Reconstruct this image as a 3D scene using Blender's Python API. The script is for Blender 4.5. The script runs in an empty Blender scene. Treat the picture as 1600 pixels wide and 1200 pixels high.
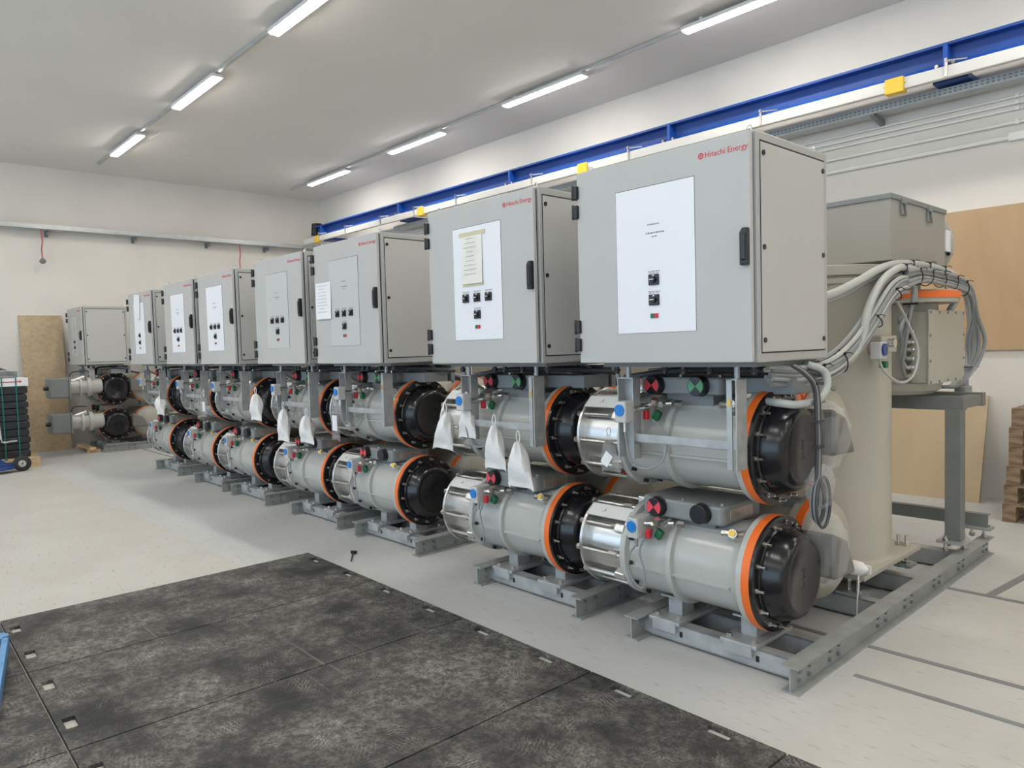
import bpy, bmesh, math, random
from mathutils import Vector, Matrix, Euler
random.seed(7)
S = bpy.context.scene
COL = S.collection
pi = math.pi

# ---------------------------------------------------------------- camera, sky, exposure
S.view_settings.view_transform = 'Standard'
S.view_settings.look = 'None'
S.view_settings.gamma = 1.0
S.view_settings.use_curve_mapping = False
S.view_settings.exposure = 0.02

cam_d = bpy.data.cameras.new('camera')
cam = bpy.data.objects.new('camera', cam_d)
COL.objects.link(cam)
cam_d.sensor_width = 36.0
cam_d.lens = 1142.3 / 1600 * 36.0
cam_d.clip_start = 0.05
_F = Vector((-0.73491941, 0.67628636, -0.05030125))
_R = Vector((0.67791662, 0.73460217, -0.02808382))
_U = Vector((-0.0179587, 0.0547394, 0.99833916))
cam.matrix_world = Matrix(((_R.x, _U.x, -_F.x, 0), (_R.y, _U.y, -_F.y, 0), (_R.z, _U.z, -_F.z, 1.63), (0, 0, 0, 1)))
S.camera = cam

W = bpy.data.worlds.new('overcast_sky'); S.world = W
W.use_nodes = True
W.node_tree.nodes['Background'].inputs[0].default_value = (0.62, 0.80, 1.0, 1)
W.node_tree.nodes['Background'].inputs[1].default_value = 2.55
LAMP = 66.0

# ---------------------------------------------------------------- materials
def mat(name, col, rough=0.5, metal=0.0, var=0.0, scale=8.0, bump=0.0, bscale=60.0, spec=0.5, stretch=None,
        alpha=1.0, trans=0.0, emit=None, col2=None):
    m = bpy.data.materials.new(name); m.use_nodes = True
    nt = m.node_tree; b = nt.nodes['Principled BSDF']
    c = (*col, 1)
    b.inputs['Base Color'].default_value = c
    b.inputs['Roughness'].default_value = rough
    b.inputs['Metallic'].default_value = metal
    b.inputs['Specular IOR Level'].default_value = spec
    if trans: b.inputs['Transmission Weight'].default_value = trans
    if alpha < 1: b.inputs['Alpha'].default_value = alpha
    if emit:
        b.inputs['Emission Color'].default_value = (*emit[:3], 1); b.inputs['Emission Strength'].default_value = emit[3]
    if var or bump:
        tc = nt.nodes.new('ShaderNodeTexCoord'); mp = nt.nodes.new('ShaderNodeMapping')
        nt.links.new(tc.outputs['Object'], mp.inputs['Vector'])
        if stretch: mp.inputs['Scale'].default_value = stretch
        if var:
            n = nt.nodes.new('ShaderNodeTexNoise'); n.inputs['Scale'].default_value = scale; n.inputs['Detail'].default_value = 5
            nt.links.new(mp.outputs[0], n.inputs['Vector'])
            r = nt.nodes.new('ShaderNodeValToRGB')
            r.color_ramp.elements[0].position = 0.3; r.color_ramp.elements[1].position = 0.7
            d = tuple(max(0, x * (1 - var)) for x in col); u = col2 or tuple(min(1, x * (1 + var)) for x in col)
            r.color_ramp.elements[0].color = (*d, 1); r.color_ramp.elements[1].color = (*u, 1)
            nt.links.new(n.outputs['Fac'], r.inputs['Fac']); nt.links.new(r.outputs['Color'], b.inputs['Base Color'])
        if bump:
            n2 = nt.nodes.new('ShaderNodeTexNoise'); n2.inputs['Scale'].default_value = bscale; n2.inputs['Detail'].default_value = 3
            nt.links.new(mp.outputs[0], n2.inputs['Vector'])
            bp = nt.nodes.new('ShaderNodeBump'); bp.inputs['Strength'].default_value = bump; bp.inputs['Distance'].default_value = 0.01
            nt.links.new(n2.outputs['Fac'], bp.inputs['Height']); nt.links.new(bp.outputs[0], b.inputs['Normal'])
    return m

M = {}
M['cab'] = mat('light_grey_enamel', (0.48, 0.475, 0.455), 0.45, var=0.02, scale=3, bump=0.03, bscale=250)
M['cabframe'] = mat('grey_enamel_frame', (0.40, 0.40, 0.385), 0.42)
M['panelwhite'] = mat('white_panel', (0.80, 0.81, 0.84), 0.4)
M['panelgrey'] = mat('grey_panel', (0.53, 0.53, 0.52), 0.4)
M['black'] = mat('black_plastic', (0.012, 0.012, 0.014), 0.35)
M['gasket_gap'] = mat('black_gasket_and_gap', (0.02, 0.02, 0.02), 0.7)  # serves the door gasket and the dark strips drawn for panel gaps
M['dome'] = mat('black_gloss_plastic', (0.010, 0.010, 0.012), 0.22, spec=0.5, bump=0.015, bscale=40)
M['tank'] = mat('painted_cast_metal', (0.47, 0.47, 0.435), 0.2, var=0.04, scale=4, bump=0.03, bscale=30)
M['cream'] = mat('cream_painted_steel', (0.41, 0.39, 0.325), 0.40, var=0.03, scale=2, bump=0.02, bscale=20)
M['orange'] = mat('orange_paint', (0.86, 0.165, 0.02), 0.45, var=0.05, scale=5)
M['alu'] = mat('bare_aluminium', (0.66, 0.66, 0.65), 0.28, 1.0, var=0.10, scale=6, bump=0.04, bscale=30, stretch=(1, 6, 6))
M['alu2'] = mat('cast_aluminium', (0.72, 0.72, 0.70), 0.38, 1.0, bump=0.1, bscale=60)
M['steel'] = mat('zinc_bolt_steel', (0.62, 0.60, 0.56), 0.3, 1.0)
M['galv'] = mat('galvanised_steel', (0.42, 0.43, 0.43), 0.45, 0.4, var=0.14, scale=14, bump=0.06, bscale=40)
M['stand'] = mat('dark_grey_stand_steel', (0.20, 0.205, 0.19), 0.5, 0.2, var=0.08, scale=8, bump=0.04, bscale=40)
M['frame'] = mat('zinc_grey_frame_steel', (0.33, 0.345, 0.33), 0.5, 0.25, var=0.12, scale=10, bump=0.05, bscale=40)
M['boxgrey'] = mat('warm_grey_box_paint', (0.31, 0.30, 0.27), 0.45, var=0.03, scale=3)
M['dgrey'] = mat('grey_painted_housing', (0.20, 0.215, 0.215), 0.45, var=0.04, scale=5)
M['mgrey'] = mat('mid_grey_housing', (0.245, 0.26, 0.255), 0.45, var=0.05, scale=5, bump=0.05, bscale=120)
M['taupe'] = mat('grey_green_paint', (0.17, 0.16, 0.14), 0.45, var=0.03, scale=3)
M['red'] = mat('red_plastic', (0.55, 0.02, 0.035), 0.4)
M['redmark'] = mat('red_indicator', (0.75, 0.06, 0.09), 0.4)
M['greenmark'] = mat('green_indicator', (0.10, 0.33, 0.15), 0.4)
M['green'] = mat('dark_green_plastic', (0.01, 0.13, 0.05), 0.45)
M['blue'] = mat('blue_dial', (0.01, 0.20, 0.60), 0.4)
M['dkblue'] = mat('dark_blue_cap', (0.01, 0.045, 0.20), 0.4)
M['brass'] = mat('brass', (0.65, 0.40, 0.08), 0.35, 1.0)
M['cable'] = mat('grey_cable_sheath', (0.27, 0.28, 0.28), 0.5)
M['cablelt'] = mat('pale_grey_conduit', (0.43, 0.445, 0.42), 0.45)
M['cabledk'] = mat('dark_cable', (0.05, 0.052, 0.055), 0.5)
M['bag'] = mat('white_woven_cloth', (0.80, 0.79, 0.77), 0.8, var=0.04, scale=30, bump=0.3, bscale=45)
M['film'] = mat('clear_plastic_film', (0.85, 0.85, 0.86), 0.15, alpha=0.13, bump=0.8, bscale=18)
M['paper'] = mat('white_paper', (0.82, 0.82, 0.83), 0.7)
M['oldpaper'] = mat('yellowed_paper', (0.80, 0.78, 0.70), 0.7, var=0.05, scale=8)
M['tape'] = mat('masking_tape', (0.62, 0.57, 0.38), 0.6)
M['ink'] = mat('grey_ink', (0.18, 0.18, 0.19), 0.8)
M['redink'] = mat('red_print', (0.60, 0.04, 0.06), 0.5)
M['plate'] = mat('engraved_nameplate', (0.50, 0.42, 0.37), 0.35, 0.6, var=0.15, scale=60)
M['wall'] = mat('white_wall_plaster', (0.74, 0.705, 0.65), 0.85, var=0.035, scale=1.3, bump=0.1, bscale=12)
M['ceil'] = mat('white_ceiling_plaster', (0.78, 0.76, 0.735), 0.9, var=0.02, scale=0.8, bump=0.05, bscale=10)
M['craneblue'] = mat('blue_crane_paint', (0.009, 0.060, 0.28), 0.4, var=0.1, scale=3)
M['craneblue2'] = mat('bright_blue_flange', (0.010, 0.085, 0.42), 0.4)  # brighter blue on the bottom flange and stiffeners than on the web
M['white'] = mat('white_plastic', (0.70, 0.69, 0.65), 0.45)
M['pipew'] = mat('white_conduit_plastic', (0.86, 0.85, 0.82), 0.4)
M['yellow'] = mat('yellow_plastic', (0.82, 0.56, 0.05), 0.5)
M['traym'] = mat('galvanised_tray', (0.52, 0.54, 0.54), 0.45, 0.5, var=0.08, scale=8)
M['tube'] = mat('lit_fluorescent_tube', (1, 1, 1), 0.5, emit=(1.0, 0.955, 0.88, LAMP))
M['lamph'] = mat('lamp_housing', (0.75, 0.75, 0.74), 0.5)
M['seam'] = mat('grey_floor_strip', (0.22, 0.22, 0.215), 0.7, var=0.1, scale=5)
M['rubber'] = mat('black_rubber', (0.02, 0.021, 0.023), 0.6, bump=0.1, bscale=50)
M['blackmat'] = mat('folded_black_mat', (0.022, 0.025, 0.029), 0.55, var=0.2, scale=8)
M['trolley'] = mat('trolley_blue_paint', (0.02, 0.06, 0.22), 0.4)
M['forkblue'] = mat('pale_blue_fork_paint', (0.10, 0.27, 0.52), 0.45, var=0.15, scale=12)
M['chrome'] = mat('chrome', (0.75, 0.75, 0.76), 0.15, 1.0)
M['strap'] = mat('green_strap', (0.01, 0.16, 0.14), 0.5)
M['cord'] = mat('red_cord', (0.50, 0.12, 0.10), 0.6)

def woodmat(name, a, b, scale=3.0, stretch=(1, 1, 8), rough=0.75):
    m = bpy.data.materials.new(name); m.use_nodes = True
    nt = m.node_tree; p = nt.nodes['Principled BSDF']; p.inputs['Roughness'].default_value = rough
    tc = nt.nodes.new('ShaderNodeTexCoord'); mp = nt.nodes.new('ShaderNodeMapping'); mp.inputs['Scale'].default_value = stretch
    n = nt.nodes.new('ShaderNodeTexNoise'); n.inputs['Scale'].default_value = scale; n.inputs['Detail'].default_value = 8
    n.inputs['Distortion'].default_value = 0.6
    r = nt.nodes.new('ShaderNodeValToRGB')
    r.color_ramp.elements[0].position = 0.32; r.color_ramp.elements[1].position = 0.68
    r.color_ramp.elements[0].color = (*a, 1); r.color_ramp.elements[1].color = (*b, 1)
    L = nt.links.new
    L(tc.outputs['Object'], mp.inputs[0]); L(mp.outputs[0], n.inputs['Vector']); L(n.outputs['Fac'], r.inputs['Fac']); L(r.outputs[0], p.inputs['Base Color'])
    return m
M['ply'] = woodmat('plywood', (0.46, 0.31, 0.175), (0.54, 0.38, 0.23), 2.0, (1, 1, 0.35))
M['ply2'] = woodmat('pale_plywood', (0.50, 0.38, 0.24), (0.57, 0.45, 0.29), 2.0, (1, 1, 0.35))
M['pallet'] = woodmat('weathered_wood', (0.16, 0.10, 0.06), (0.38, 0.27, 0.17), 5, (1.5, 1.5, 6))
M['palletn'] = woodmat('fresh_pine', (0.52, 0.36, 0.20), (0.66, 0.48, 0.29), 5, (2, 2, 6))

def osb():
    m = bpy.data.materials.new('oriented_strand_board'); m.use_nodes = True
    nt = m.node_tree; p = nt.nodes['Principled BSDF']; p.inputs['Roughness'].default_value = 0.8
    L = nt.links.new
    tc = nt.nodes.new('ShaderNodeTexCoord')
    v = nt.nodes.new('ShaderNodeTexVoronoi'); v.inputs['Scale'].default_value = 26
    n = nt.nodes.new('ShaderNodeTexNoise'); n.inputs['Scale'].default_value = 2.2; n.inputs['Detail'].default_value = 6
    L(tc.outputs['Object'], v.inputs['Vector']); L(tc.outputs['Object'], n.inputs['Vector'])
    r = nt.nodes.new('ShaderNodeValToRGB')
    r.color_ramp.elements[0].color = (0.33, 0.23, 0.13, 1); r.color_ramp.elements[1].color = (0.62, 0.49, 0.32, 1)
    mx = nt.nodes.new('ShaderNodeMath'); mx.operation = 'MULTIPLY_ADD'; mx.inputs[1].default_value = 0.45
    L(v.outputs['Color'], mx.inputs[0]); L(n.outputs['Fac'], mx.inputs[2])
    s = nt.nodes.new('ShaderNodeMath'); s.operation = 'MULTIPLY'; s.inputs[1].default_value = 0.75
    L(mx.outputs[0], s.inputs[0]); L(s.outputs[0], r.inputs['Fac']); L(r.outputs[0], p.inputs['Base Color'])
    return m
M['osb'] = osb()

def floormat():
    m = bpy.data.materials.new('coated_concrete_floor'); m.use_nodes = True
    nt = m.node_tree; p = nt.nodes['Principled BSDF']; L = nt.links.new
    tc = nt.nodes.new('ShaderNodeTexCoord')
    sep = nt.nodes.new('ShaderNodeSeparateXYZ'); L(tc.outputs['Object'], sep.inputs[0])
    # two pours of the coating meet in a line along the row; further right a warmer tiled bay
    st = nt.nodes.new('ShaderNodeMapRange'); st.inputs['From Min'].default_value = 2.20; st.inputs['From Max'].default_value = 2.235
    L(sep.outputs['Y'], st.inputs['Value'])
    stx = nt.nodes.new('ShaderNodeMapRange'); stx.inputs['From Min'].default_value = -1.9; stx.inputs['From Max'].default_value = -1.2
    L(sep.outputs['X'], stx.inputs['Value'])
    n = nt.nodes.new('ShaderNodeTexNoise'); n.inputs['Scale'].default_value = 1.4; n.inputs['Detail'].default_value = 8; n.inputs['Roughness'].default_value = 0.65
    L(tc.outputs['Object'], n.inputs['Vector'])
    mp = nt.nodes.new('ShaderNodeMapping'); mp.inputs['Scale'].default_value = (1, 5, 1); mp.inputs['Rotation'].default_value = (0, 0, 0.5)
    L(tc.outputs['Object'], mp.inputs[0])
    n2 = nt.nodes.new('ShaderNodeTexNoise'); n2.inputs['Scale'].default_value = 9; n2.inputs['Detail'].default_value = 6
    L(mp.outputs[0], n2.inputs['Vector'])
    def mixc(fac, a, b, blend='MIX'):
        x = nt.nodes.new('ShaderNodeMix'); x.data_type = 'RGBA'; x.blend_type = blend
        if isinstance(fac, float): x.inputs[0].default_value = fac
        else: L(fac, x.inputs[0])
        for i, c in ((6, a), (7, b)):
            if isinstance(c, tuple): x.inputs[i].default_value = (*c, 1)
            else: L(c, x.inputs[i])
        return x.outputs[2]
    base = mixc(st.outputs[0], (0.51, 0.495, 0.46), (0.51, 0.515, 0.51))
    base = mixc(stx.outputs[0], base, (0.555, 0.54, 0.50))
    r = nt.nodes.new('ShaderNodeValToRGB'); r.color_ramp.elements[0].position = 0.3; r.color_ramp.elements[1].position = 0.62
    r.color_ramp.elements[0].color = (0.90, 0.895, 0.885, 1); r.color_ramp.elements[1].color = (1, 1, 1, 1)
    L(n.outputs['Fac'], r.inputs['Fac'])
    base = mixc(1.0, base, r.outputs[0], 'MULTIPLY')
    r2 = nt.nodes.new('ShaderNodeValToRGB'); r2.color_ramp.elements[0].position = 0.27; r2.color_ramp.elements[1].position = 0.40
    r2.color_ramp.elements[0].color = (0.75, 0.72, 0.68, 1); r2.color_ramp.elements[1].color = (1, 1, 1, 1)
    L(n2.outputs['Fac'], r2.inputs['Fac'])
    base = mixc(1.0, base, r2.outputs[0], 'MULTIPLY')
    L(base, p.inputs['Base Color'])
    p.inputs['Roughness'].default_value = 0.55; p.inputs['Specular IOR Level'].default_value = 0.3
    bp = nt.nodes.new('ShaderNodeBump'); bp.inputs['Strength'].default_value = 0.08; bp.inputs['Distance'].default_value = 0.01
    L(n2.outputs['Fac'], bp.inputs['Height']); L(bp.outputs[0], p.inputs['Normal'])
    return m
M['floor'] = floormat()

def matmat():
    m = bpy.data.materials.new('dusty_black_rubber_mat'); m.use_nodes = True
    nt = m.node_tree; p = nt.nodes['Principled BSDF']; L = nt.links.new
    tc = nt.nodes.new('ShaderNodeTexCoord'); ob = nt.nodes.new('ShaderNodeObjectInfo')
    ad = nt.nodes.new('ShaderNodeVectorMath'); ad.operation = 'ADD'
    L(tc.outputs['Object'], ad.inputs[0]); L(ob.outputs['Location'], ad.inputs[1])
    def noise(sc, det=6, ro=0.6, dist=0.0):
        n = nt.nodes.new('ShaderNodeTexNoise'); n.inputs['Scale'].default_value = sc; n.inputs['Detail'].default_value = det
        n.inputs['Roughness'].default_value = ro; n.inputs['Distortion'].default_value = dist
        L(ad.outputs[0], n.inputs['Vector']); return n.outputs['Fac']
    def ramp(x, a, b):
        r = nt.nodes.new('ShaderNodeMapRange'); r.inputs['From Min'].default_value = a; r.inputs['From Max'].default_value = b
        L(x, r.inputs['Value']); return r.outputs[0]
    def mul(a, b):
        x = nt.nodes.new('ShaderNodeMath'); x.operation = 'MULTIPLY'
        for i, c in enumerate((a, b)):
            if isinstance(c, float): x.inputs[i].default_value = c
            else: L(c, x.inputs[i])
        return x.outputs[0]
    def add(a, b):
        x = nt.nodes.new('ShaderNodeMath'); x.operation = 'ADD'; x.use_clamp = True
        L(a, x.inputs[0]); L(b, x.inputs[1]); return x.outputs[0]
    big = ramp(noise(1.5, 5), 0.38, 0.62)
    fine = ramp(noise(28, 8, 0.8), 0.44, 0.68)
    # boot-sole prints: lugged wave patches turned a new way in every cell
    vo = nt.nodes.new('ShaderNodeTexVoronoi'); vo.inputs['Scale'].default_value = 5.5; L(ad.outputs[0], vo.inputs['Vector'])
    rot = nt.nodes.new('ShaderNodeVectorRotate'); rot.rotation_type = 'Z_AXIS'; L(ad.outputs[0], rot.inputs['Vector'])
    sp = nt.nodes.new('ShaderNodeSeparateColor'); L(vo.outputs['Color'], sp.inputs[0]); L(mul(sp.outputs[0], 6.28), rot.inputs['Angle'])
    wv = nt.nodes.new('ShaderNodeTexWave'); wv.inputs['Scale'].default_value = 17; wv.inputs['Distortion'].default_value = 6.5; wv.inputs['Detail'].default_value = 1.5
    wv.inputs['Detail Scale'].default_value = 3
    L(rot.outputs[0], wv.inputs['Vector'])
    pr_ = mul(ramp(wv.outputs['Fac'], 0.5, 0.62), ramp(vo.outputs['Distance'], 0.62, 0.25))
    pr_ = mul(pr_, ramp(noise(9, 4), 0.42, 0.56))
    # long drag scratches
    mp = nt.nodes.new('ShaderNodeMapping'); mp.inputs['Rotation'].default_value = (0, 0, 0.95); mp.inputs['Scale'].default_value = (0.35, 16, 1); L(ad.outputs[0], mp.inputs[0])
    ns = nt.nodes.new('ShaderNodeTexNoise'); ns.inputs['Scale'].default_value = 2.2; ns.inputs['Detail'].default_value = 3; L(mp.outputs[0], ns.inputs['Vector'])
    scr = mul(ramp(ns.outputs['Fac'], 0.66, 0.75), 0.28)
    dust = add(add(mul(mul(big, fine), 0.72), mul(pr_, 0.33)), add(scr, mul(big, 0.10)))
    mx = nt.nodes.new('ShaderNodeMix'); mx.data_type = 'RGBA'
    L(dust, mx.inputs[0]); mx.inputs[6].default_value = (0.021, 0.021, 0.022, 1); mx.inputs[7].default_value = (0.35, 0.335, 0.295, 1)
    L(mx.outputs[2], p.inputs['Base Color'])
    p.inputs['Roughness'].default_value = 0.6; p.inputs['Specular IOR Level'].default_value = 0.3
    bp = nt.nodes.new('ShaderNodeBump'); bp.inputs['Strength'].default_value = 0.2; bp.inputs['Distance'].default_value = 0.004
    L(wv.outputs['Fac'], bp.inputs['Height']); L(bp.outputs[0], p.inputs['Normal'])
    return m
M['floormat'] = matmat()

# ---------------------------------------------------------------- mesh builder
BASE = {}     # object name -> world base of the thing it belongs to (the meshes are written in scene or module coordinates)
class MB:
    def __init__(s): s.v = []; s.f = []; s.sm = []
    def add(s, vs, fs, smooth=False):
        o = len(s.v); s.v += [tuple(v) for v in vs]
        for f in fs: s.f.append([i + o for i in f]); s.sm.append(smooth)
        return s
    def box(s, x0, x1, y0, y1, z0, z1):
        vs = [(x, y, z) for z in (z0, z1) for y in (y0, y1) for x in (x0, x1)]
        return s.add(vs, [(0, 2, 3, 1), (4, 5, 7, 6), (0, 1, 5, 4), (2, 6, 7, 3), (0, 4, 6, 2), (1, 3, 7, 5)])
    def rbox(s, c, size, rot=(0, 0, 0)):
        m = Euler(rot).to_matrix(); hx, hy, hz = (a / 2 for a in size); c = Vector(c)
        vs = [c + m @ Vector((x, y, z)) for z in (-hz, hz) for y in (-hy, hy) for x in (-hx, hx)]
        return s.add(vs, [(0, 2, 3, 1), (4, 5, 7, 6), (0, 1, 5, 4), (2, 6, 7, 3), (0, 4, 6, 2), (1, 3, 7, 5)])
    def cyl(s, p0, p1, r0, r1=None, n=14, cap=True, smooth=True):
        p0, p1 = Vector(p0), Vector(p1); r1 = r0 if r1 is None else r1
        d = (p1 - p0).normalized(); a = d.orthogonal().normalized(); b = d.cross(a)
        vs = [p + r * (math.cos(2 * pi * i / n) * a + math.sin(2 * pi * i / n) * b) for p, r in ((p0, r0), (p1, r1)) for i in range(n)]
        s.add(vs, [(i, (i + 1) % n, n + (i + 1) % n, n + i) for i in range(n)], smooth)
        if cap: s.add(vs[:n], [tuple(reversed(range(n)))]); s.add(vs[n:], [tuple(range(n))])
        return s
    def lathe(s, prof, o, axis='x', n=40, smooth=True, arc=(0, 2 * pi)):
        o = Vector(o)
        def pt(t, r, a):
            c, q = r * math.cos(a), r * math.sin(a)
            return o + Vector({'x': (t, c, q), 'y': (q, t, c), 'z': (c, q, t)}[axis])
        full = abs(arc[1] - arc[0] - 2 * pi) < 1e-6; k = n if full else n + 1
        vs = [pt(t, r, arc[0] + (arc[1] - arc[0]) * i / n) for t, r in prof for i in range(k)]
        fs = []
        for j in range(len(prof) - 1):
            for i in range(n):
                fs.append((j * k + i, j * k + (i + 1) % k, (j + 1) * k + (i + 1) % k, (j + 1) * k + i))
        return s.add(vs, fs, smooth)
    def tube(s, pts, r, n=8, sub=5):
        P = [Vector(p) for p in pts]
        if sub > 1 and len(P) > 2:
            Q = [P[0] * 2 - P[1]] + P + [P[-1] * 2 - P[-2]]; out = []
            for i in range(1, len(Q) - 2):
                for k in range(sub):
                    t = k / sub; a, b, c, d = Q[i - 1:i + 3]
                    out.append(0.5 * ((2 * b) + (c - a) * t + (2 * a - 5 * b + 4 * c - d) * t * t + (3 * b - a - 3 * c + d) * t ** 3))
            P = out + [P[-1]]
        N = len(P); T = [(P[min(i + 1, N - 1)] - P[max(i - 1, 0)]).normalized() for i in range(N)]
        a = T[0].orthogonal().normalized(); vs = []
        for i in range(N):
            a = (a - T[i] * a.dot(T[i])).normalized(); b = T[i].cross(a)
            vs += [P[i] + r * (math.cos(2 * pi * k / n) * a + math.sin(2 * pi * k / n) * b) for k in range(n)]
        s.add(vs, [(i * n + k, i * n + (k + 1) % n, (i + 1) * n + (k + 1) % n, (i + 1) * n + k) for i in range(N - 1) for k in range(n)], True)
        s.add(vs[:n], [tuple(reversed(range(n)))]); s.add(vs[-n:], [tuple(range(n))])
        return s
    def prism(s, poly, axis, a, b):
        def pt(u, v, w): return {'x': (w, u, v), 'y': (u, w, v), 'z': (u, v, w)}[axis]
        n = len(poly)
        vs = [pt(u, v, a) for u, v in poly] + [pt(u, v, b) for u, v in poly]
        return s.add(vs, [tuple(reversed(range(n))), tuple(range(n, 2 * n))] + [(i, (i + 1) % n, n + (i + 1) % n, n + i) for i in range(n)])
    def build(s, name, m, parent=None, bevel=0, seg=2, base=None):
        b = Vector(base) if base is not None else (BASE[parent.name] if parent else Vector((0, 0, 0)))
        me = bpy.data.meshes.new(name)
        me.from_pydata([tuple(Vector(v) - b) for v in s.v], [], s.f)
        bm = bmesh.new(); bm.from_mesh(me)
        bmesh.ops.remove_doubles(bm, verts=bm.verts, dist=1e-5)
        bmesh.ops.recalc_face_normals(bm, faces=bm.faces)
        bm.to_mesh(me); bm.free()
        if any(s.sm):
            for p in me.polygons: p.use_smooth = True
            me.set_sharp_from_angle(angle=math.radians(38))
        me.materials.append(M[m] if isinstance(m, str) else m)
        o = bpy.data.objects.new(name, me); COL.objects.link(o)
        if parent: o.parent = parent
        else: o.location = b
        BASE[o.name] = b
        if bevel:
            mo = o.modifiers.new('bevel', 'BEVEL'); mo.width = bevel; mo.segments = seg; mo.limit_method = 'ANGLE'
        return o

def tag(o, label, cat, group=None):
    o['label'] = label; o['category'] = cat
    if group: o['group'] = group
    return o
def thing(name, base, label, cat, group=None):
    o = bpy.data.objects.new(name, None); COL.objects.link(o); o.location = base; o.empty_display_size = 0.1
    BASE[o.name] = Vector(base)
    return tag(o, label, cat, group)
def struct(o):
    o['kind'] = 'structure'; return o
def copy_tree(o, parent=None, off=None, label=None):
    c = o.copy(); COL.objects.link(c); BASE[c.name] = BASE[o.name]
    if parent: c.parent = parent
    if off is not None: c.location = o.location + Vector(off)
    if label: c['label'] = label
    for k in list(o.children): copy_tree(k, c)
    return c
def text_mesh(name, txt, size, m, parent, loc, rot, extrude=0.0006, align='LEFT'):
    cu = bpy.data.curves.new(name, 'FONT'); cu.body = txt; cu.size = size; cu.extrude = extrude; cu.align_x = align
    cu.resolution_u = 2
    t = bpy.data.objects.new(name, cu); COL.objects.link(t)
    bpy.context.view_layer.update()
    me = bpy.data.meshes.new_from_object(t.evaluated_get(bpy.context.evaluated_depsgraph_get()))
    bpy.data.objects.remove(t); bpy.data.curves.remove(cu)
    o = bpy.data.objects.new(name, me); COL.objects.link(o); o.parent = parent
    me.materials.append(M[m])
    mt = Matrix.Translation(Vector(loc) - BASE[parent.name]) @ Euler(rot).to_matrix().to_4x4()
    me.transform(mt); BASE[o.name] = BASE[parent.name]
    return o

# ---------------------------------------------------------------- the room
XW, YW, ZC, XR = -15.5, 8.35, 5.11, 9.0
o = MB().box(XW - .2, XR + .2, -9, YW + .2, -0.2, 0).build('floor', 'floor'); struct(o)
o = MB().box(XW - .2, XW, -9, YW + .2, 0, ZC).build('wall_left', 'wall'); struct(o)
o = MB().box(XW, XR + .2, YW, YW + .2, 0, ZC).build('wall_back', 'wall'); struct(o)
o = MB().box(XR, XR + .2, -9, YW, 0, ZC).build('wall_right', 'wall'); struct(o)
o = MB().box(XW - .2, XR + .2, -9, YW + .2, ZC, ZC + .2).build('ceiling', 'ceil'); struct(o)
# the gate wall behind the camera: piers and lintel around a wide open gateway
w = MB().box(XW, -13.6, -9, -8.8, 0, ZC).box(6.5, XR, -9, -8.8, 0, ZC).box(-13.6, 6.5, -9, -8.8, 4.75, ZC)
struct(w.build('wall_front', 'wall'))
for i, (x0, x1, y0, y1) in enumerate([(-14.5, 8.9, 5.16, 5.20), (-14.5, 8.9, 3.90, 3.935), (-1.45, 8.9, 3.515, 3.545)]):
    o = MB().box(x0, x1, y0, y1, 0, 0.004).build('trim_%d' % (i + 1), 'seam'); struct(o)
o = MB().prism([(-1.33, 5.2), (-1.28, 5.2), (-1.10, 6.9), (-1.15, 6.9)], 'z', 0, 0.004).build('trim_4', 'seam'); struct(o)

# ---------------------------------------------------------------- ceiling lamps on their trunking
def lamp(x, y, label, group='fluorescent lamps of the hall'):
    t = thing('ceiling_lamp', (x, y, ZC), label, 'lamp', group)
    L = 1.5
    MB().box(x, x + L, y - .072, y + .072, 5.022, 5.062).build('lamp_housing', 'lamph', t, bevel=.006)
    d = MB().box(x + .01, x + L - .01, y - .052, y + .052, 5.010, 5.0225).build('diffuser_tube', 'tube', t, bevel=.003)
    MB().box(x + .2, x + .24, y - .02, y + .02, 5.06, ZC).box(x + L - .24, x + L - .2, y - .02, y + .02, 5.06, ZC).build('bracket', 'lamph', t)
words = ['second', 'third', 'fourth']
r1 = [-13.62, -10.55, -7.5, -4.45, -1.4]
for i, x in enumerate(r1):
    lamp(x, 3.6, ['lit tube lamp at the far left end of the left lamp row', 'lit tube lamp second from the far end of the left lamp row',
                  'lit tube lamp third from the far end of the left row, at the top edge',
                  'fourth lit tube lamp of the left row, overhead and above the frame', 'fifth lit tube lamp of the left row, overhead and above the frame'][i])
r2 = [(-13.75, 7.24), (-10.75, 7.2), (-7.72, 7.12), (-4.68, 7.02), (-1.65, 6.95)]
for i, (x, y) in enumerate(r2):
    lamp(x, y, ['lit tube lamp at the far end of the right row, near the wall corner', 'lit tube lamp second from the far end of the right row',
                'lit tube lamp third from the far end of the right row', 'nearest lit tube lamp of the right row in view, at the top edge',
                'last lit tube lamp of the right row, above the frame'][i])
nth = ['first', 'second', 'third', 'fourth', 'fifth', 'sixth', 'seventh']
for x, y, lb in ((1.65, 3.6, 'sixth lit tube lamp added to the left row, unseen behind the camera'), (4.7, 3.6, 'seventh lit tube lamp added to the left row, unseen behind the camera'),
                 (1.4, 6.9, 'sixth lit tube lamp added to the right row, unseen outside the frame'), (4.5, 6.85, 'seventh lit tube lamp added to the right row, unseen outside the frame')):
    lamp(x, y, lb)  # unseen lamps added past the camera to light the cabinet sides
for j, y in enumerate((0.1, -3.6)):  # unseen lamp rows, added to brighten the hall and the near floor
    for i, x in enumerate((-13.6, -10.5, -7.4, -4.4, -1.3, 1.8, 4.9)):
        lamp(x, y, 'unseen lit tube lamp added outside the frame, %s of the %s row left of the camera' % (nth[i], ('near', 'outer')[j]))
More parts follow.
